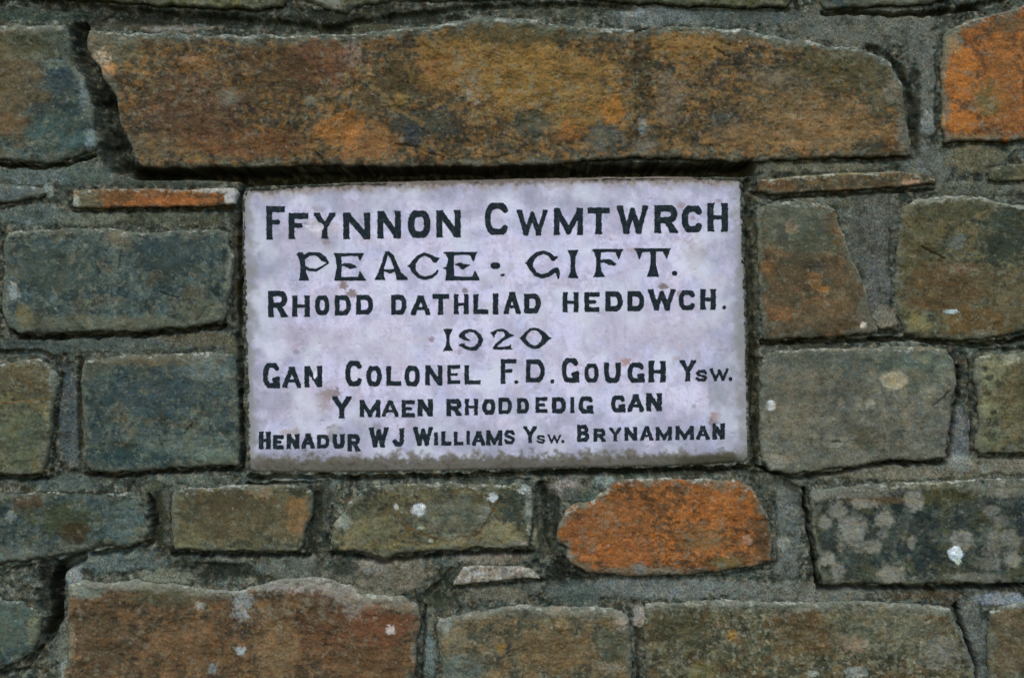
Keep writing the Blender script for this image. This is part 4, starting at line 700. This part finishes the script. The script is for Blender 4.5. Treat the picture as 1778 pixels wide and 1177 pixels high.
TXT = [('F', 461.8, 357.8, 494.2, 416, L1), ('F', 500.6, 369.6, 535.1, 415.2, L1), ('Y', 544.5, 369.1, 582.3, 414.4, L1), ('N', 595.5, 369.1, 642.7, 415.2, L1), ('N', 655, 366.3, 695.9, 413.9, L1), ('O', 708.1, 365.1, 747.2, 413, 5), ('N', 757.4, 364.6, 799.9, 412.2, L1), ('C', 841.7, 352, 883.6, 407.6, L1), ('W', 897, 363.7, 951.4, 409, 4.1), ('M', 961.5, 361, 1012.8, 408, L1), ('T', 1020.2, 360, 1059, 406.8, L1), ('W', 1070.9, 356.7, 1126.2, 406.3, 4.8), ('R', 1136.3, 356.2, 1178, 404.6, 4.8), ('C', 1183.9, 356.7, 1220.7, 403.4, 4.8), ('H', 1228.6, 352.3, 1264.5, 402.2, 4.8),
 ('R', 465, 504.8, 499.5, 550.7, 4), ('H', 506.8, 512.8, 537.6, 549.9, 3.8), ('O', 546.4, 512.8, 571.7, 547, L3), ('D', 581, 512.4, 609.2, 547.7, L3), ('D', 618.1, 511.9, 647.6, 546.2, L3), ('D', 678.9, 511.6, 705.9, 546.5, L3), ('A', 713.4, 512.8, 747, 547, L3), ('T', 750.4, 510.2, 779.4, 546.5, L3), ('H', 787.8, 510.6, 813.6, 545.7, 3.3), ('L', 821.7, 511, 847.7, 545.3, L3), ('I', 855.5, 509, 865.4, 545.7, 4), ('A', 874.7, 506.4, 903.9, 545.3, L3), ('D', 909.8, 509.4, 939.3, 544.3, 3.9),
 ('H', 977, 507.4, 1004.8, 542, L3), ('E', 1014.8, 506.9, 1041, 541.5, L3), ('D', 1051.1, 505.7, 1081.5, 540.6, 3.9), ('D', 1089.4, 505.5, 1119.1, 540.3, 3.8), ('W', 1125.2, 501.8, 1173.4, 539.3, 4.2), ('C', 1178.8, 503.8, 1207.9, 538.6, L3), ('H', 1216, 501.8, 1243.5, 537.7, 3.9),
 ('G', 456.2, 629.9, 486, 673.8, 3.6), ('A', 489.9, 636.7, 522.5, 673.3, L5), ('N', 527.9, 635.3, 559.1, 672.4, 3.6), ('C', 599.2, 626.4, 628.8, 670.4, 3.6), ('O', 635.8, 635.3, 662.5, 670.4, L5), ('L', 670.4, 635.3, 696.2, 669.9, L5), ('O', 702.2, 635, 728.8, 670.7, L5), ('N', 738.2, 634.1, 768.1, 669, 3.2), ('E', 776.5, 633.6, 799, 666.5, 2.5), ('L', 806.4, 634.1, 834.4, 667.4, 3.1), ('F', 869.3, 623.2, 896.8, 666.5, 3.2), ('D', 913.2, 624, 946.1, 663.7, 3.2), ('G', 975.3, 621.5, 1006, 664.3, 3.5), ('O', 1014.8, 631, 1039.8, 664.3, 3.1), ('U', 1048.6, 629.4, 1078.6, 664.8, 3.7), ('G', 1089.9, 629.4, 1120.1, 664.3, 3.3), ('H', 1126.2, 626.4, 1156.6, 663.7, 4), ('Y', 1180.5, 624.8, 1208.9, 661.8, 3.5), ('S', 1208, 642, 1229.1, 662.3, 2.7), ('W', 1232.5, 639.5, 1266.2, 661.5, 3.1),
 ('Y', 575.9, 687.9, 610.2, 726.1, 4), ('M', 624, 694, 660.3, 724.4, 3.3), ('A', 662.5, 694.7, 692, 723.4, 2.8), ('E', 697.1, 694.4, 720.2, 724.5, 2.9), ('N', 724.7, 692.7, 751.7, 722.7, 3.6), ('R', 774.8, 692.3, 802.2, 722.2, 3.3), ('H', 806.9, 692.2, 830, 720.8, 2.8), ('O', 837.3, 692.7, 860.4, 720, 3.2), ('D', 865.4, 690.6, 889.2, 718.8, 2.7), ('D', 897.7, 691, 918.8, 717.6, 2.8), ('E', 929.7, 689.3, 950.8, 716.6, 2.6), ('D', 958.4, 689.3, 982.9, 717.6, 3.2), ('I', 990, 689, 997.6, 717.1, 2.6), ('G', 1004.7, 688.1, 1030.9, 718, 3), ('G', 1061.1, 686.3, 1086.6, 716, 3.1), ('A', 1089.9, 684.2, 1118.4, 714.9, 3.2), ('N', 1122, 682.6, 1149.8, 713.8, 3.6),
 ('H', 448.9, 749.2, 469.7, 779.6, 3.3), ('E', 473.5, 755.1, 492.4, 780.1, 2.9), ('N', 497, 753.4, 519.4, 779.6, 3), ('A', 522.8, 752.1, 546.4, 778.7, 3), ('D', 550.1, 754.3, 571.7, 778.4, 2.7), ('U', 576.8, 753.4, 598.4, 778.7, 3.2), ('R', 602.9, 753.4, 625.7, 783.5, 3), ('W', 640, 742.1, 674.6, 776.7, 3.7), ('J', 680.5, 743, 702, 775, 3.1), ('W', 716.8, 741.3, 751.7, 774, 3.5), ('I', 753.5, 750, 760, 773.3, 2.9), ('L', 765.9, 748.3, 783.8, 773.3, 2.8), ('L', 787.8, 749.2, 804.4, 773.3, 2.5), ('I', 809.8, 748.3, 815.7, 772, 2.5), ('A', 819.2, 748.3, 842.7, 773.7, 2.9), ('M', 844, 747, 872.4, 773.3, 2.9), ('S', 874.9, 746.3, 894.6, 771.1, 2.0), ('Y', 908.6, 739.9, 932.2, 768.9, 2.5), ('S', 931.7, 755.4, 947, 769.4, 1.7), ('W', 950.3, 753.9, 974.8, 769.4, 2.1),
 ('B', 1002, 737.4, 1023.1, 766.9, 2.8), ('R', 1030.9, 743.8, 1052.3, 766.9, 2.4), ('Y', 1058.2, 742.4, 1079, 766, 2.3), ('N', 1084.4, 741.6, 1106.6, 765.2, 2.7), ('A', 1111.7, 739.6, 1134.5, 764.9, 2.6), ('M', 1138.7, 740.8, 1167.4, 764.7, 2.7), ('M', 1172.9, 739.4, 1205.5, 763.9, 2.9), ('A', 1209.2, 739, 1232.5, 763.5, 2.6), ('N', 1237.5, 734.8, 1259, 762.7, 3)]
for t in TXT: glyph(*t)
# full stops
for x0, y0, x1, y1 in [(1253.9, 530.5, 1261.9, 536.6), (892.9, 660.1, 900.2, 666.2), (955.9, 658.9, 962.6, 665.2), (1265.7, 654.7, 1272, 661), (974.8, 763.9, 979.8, 769.4)]:
    o = letter([[((x0 + x1) / 2, (y0 + y1) / 2, (y1 - y0) / 2 + .3)]], (x0, y0 - 1, x1, y1 + 1)); o.name = 'full_stop'
# the flared display letters of the second line and the date, measured over the slab
def orn(ox, oy, cy0, cy1, strokes, name=None):
    k = 1 / 5.927
    st = [[(ox + x * k, oy + y * k, w_ * k + .6) for x, y, w_ in s_] for s_ in strokes]
    xs = [x + w_ * sg for s_ in st for x, y, w_ in s_ for sg in (-1, 1)]
    o = letter(st, (min(xs), oy + cy0 * k, max(xs), oy + cy1 * k), rough=.8)
    if name: o.name = name
a, b = (420, 330), (700, 330)
orn(*a, 638, 932, [[(560, 660, 2), (600, 672, 16)], [(600, 664, 30), (620, 720, 24), (626, 790, 24), (628, 850, 28), (634, 905, 42), (636, 940, 56)], [(640, 690, 20), (690, 657, 18), (750, 650, 18), (800, 670, 22), (840, 708, 28), (890, 748, 3)], [(882, 752, 6), (820, 790, 8), (760, 824, 12), (700, 820, 12), (650, 800, 14)]])
orn(*a, 648, 932, [[(982, 650, 36), (992, 700, 26), (1000, 790, 22), (992, 860, 26), (985, 930, 36)], [(955, 660, 5), (1000, 668, 16), (1100, 660, 13), (1180, 664, 13), (1244, 657, 5)], [(1218, 650, 34), (1212, 718, 4)], [(1020, 770, 4), (1060, 768, 15), (1110, 782, 27), (1150, 787, 15), (1174, 792, 3)], [(960, 924, 8), (1000, 914, 18), (1080, 916, 20), (1160, 916, 20), (1225, 920, 24)], [(1212, 840, 4), (1230, 935, 44)]])
orn(*a, 628, 926, [[(1490, 640, 14), (1468, 710, 16), (1440, 800, 19), (1426, 870, 30), (1420, 930, 58)], [(1500, 642, 14), (1548, 690, 20), (1580, 780, 20), (1612, 860, 28), (1646, 930, 58)], [(1455, 823, 8), (1520, 838, 17), (1585, 820, 7)]])
orn(*b, 638, 926, [[(372, 700, 3), (325, 718, 27), (290, 684, 15), (215, 657, 13), (150, 692, 16), (110, 745, 22), (92, 785, 30), (110, 835, 19), (160, 888, 15), (220, 908, 15), (290, 890, 13), (335, 860, 11), (360, 822, 4)], [(46, 780, 2), (95, 782, 34)]])
orn(*b, 636, 930, [[(475, 640, 44), (492, 705, 26), (488, 750, 30), (480, 800, 38), (485, 850, 36), (476, 930, 44)], [(416, 804, 2), (465, 802, 26)], [(422, 646, 5), (490, 656, 18), (600, 648, 14), (700, 650, 14), (758, 641, 5)], [(715, 640, 40), (722, 728, 4)], [(540, 765, 4), (590, 768, 20), (610, 786, 26), (645, 777, 15), (680, 773, 3)], [(442, 912, 8), (500, 902, 20), (580, 910, 18), (660, 912, 18), (720, 918, 24)], [(738, 836, 4), (742, 935, 48)]])
orn(*b, 744, 812, [[(932, 777, 30), (966, 777, 30)]], 'centre_dot')
orn(*b, 860, 888, [[(1015, 874, 11), (1033, 874, 11)]], 'full_stop')
orn(*b, 618, 914, [[(1580, 690, 10), (1545, 706, 22), (1508, 662, 15), (1445, 638, 15), (1380, 658, 18), (1330, 702, 22), (1300, 750, 30), (1318, 800, 21), (1360, 862, 18), (1430, 888, 18), (1500, 868, 19), (1545, 835, 22), (1578, 820, 24), (1595, 860, 16), (1597, 908, 6)], [(1258, 752, 2), (1296, 752, 30)]])
orn(*b, 615, 906, [[(1748, 615, 56), (1748, 680, 24), (1748, 760, 20), (1748, 840, 25), (1750, 912, 54)]])
orn(1000, 330, 605, 896, [[(170, 619, 4), (210, 628, 18), (300, 620, 15), (400, 620, 15), (482, 617, 5)], [(438, 605, 42), (442, 705, 4)], [(222, 610, 40), (232, 700, 21), (232, 780, 20), (236, 840, 30), (239, 902, 64)], [(252, 732, 9), (300, 727, 16), (350, 743, 27), (392, 759, 16), (414, 763, 3)]])
orn(1000, 330, 598, 892, [[(606, 608, 4), (660, 620, 18), (790, 615, 15), (920, 612, 18), (972, 603, 5)], [(652, 600, 40), (655, 705, 4)], [(930, 598, 44), (935, 700, 4)], [(795, 615, 30), (797, 700, 24), (797, 770, 26), (797, 840, 44), (794, 890, 60)]])
orn(1000, 330, 830, 880, [[(1018, 855, 24)]], 'full_stop')
a = (720, 490)
orn(*a, 480, 706, [[(342, 480, 46), (342, 545, 16), (342, 600, 13), (342, 650, 19), (342, 708, 50)]])
orn(*a, 480, 710, [[(562, 598, 5), (520, 580, 14), (482, 550, 25), (510, 515, 17), (560, 494, 11), (620, 507, 12), (660, 545, 18), (682, 590, 20), (665, 640, 18), (620, 680, 20), (570, 686, 13), (510, 664, 14), (488, 648, 15), (458, 650, 3)], [(512, 632, 4), (495, 648, 13)]])
orn(*a, 478, 694, [[(817, 560, 4), (808, 526, 18), (840, 502, 12), (890, 488, 10), (935, 507, 15), (958, 545, 25), (1016, 548, 3)], [(960, 552, 18), (900, 595, 12), (840, 645, 12), (820, 678, 12), (900, 680, 12), (965, 674, 17), (999, 686, 3)], [(985, 646, 4), (976, 668, 13)], [(783, 522, 3), (812, 520, 13)]])
orn(*a, 466, 686, [[(1115, 575, 22), (1150, 520, 12), (1190, 487, 10), (1230, 478, 10), (1280, 492, 12), (1325, 535, 22), (1348, 575, 34), (1320, 620, 22), (1275, 660, 17), (1225, 670, 15), (1165, 640, 17), (1115, 580, 21)], [(1086, 575, 2), (1120, 575, 22)], [(1405, 577, 2), (1348, 575, 32)]])
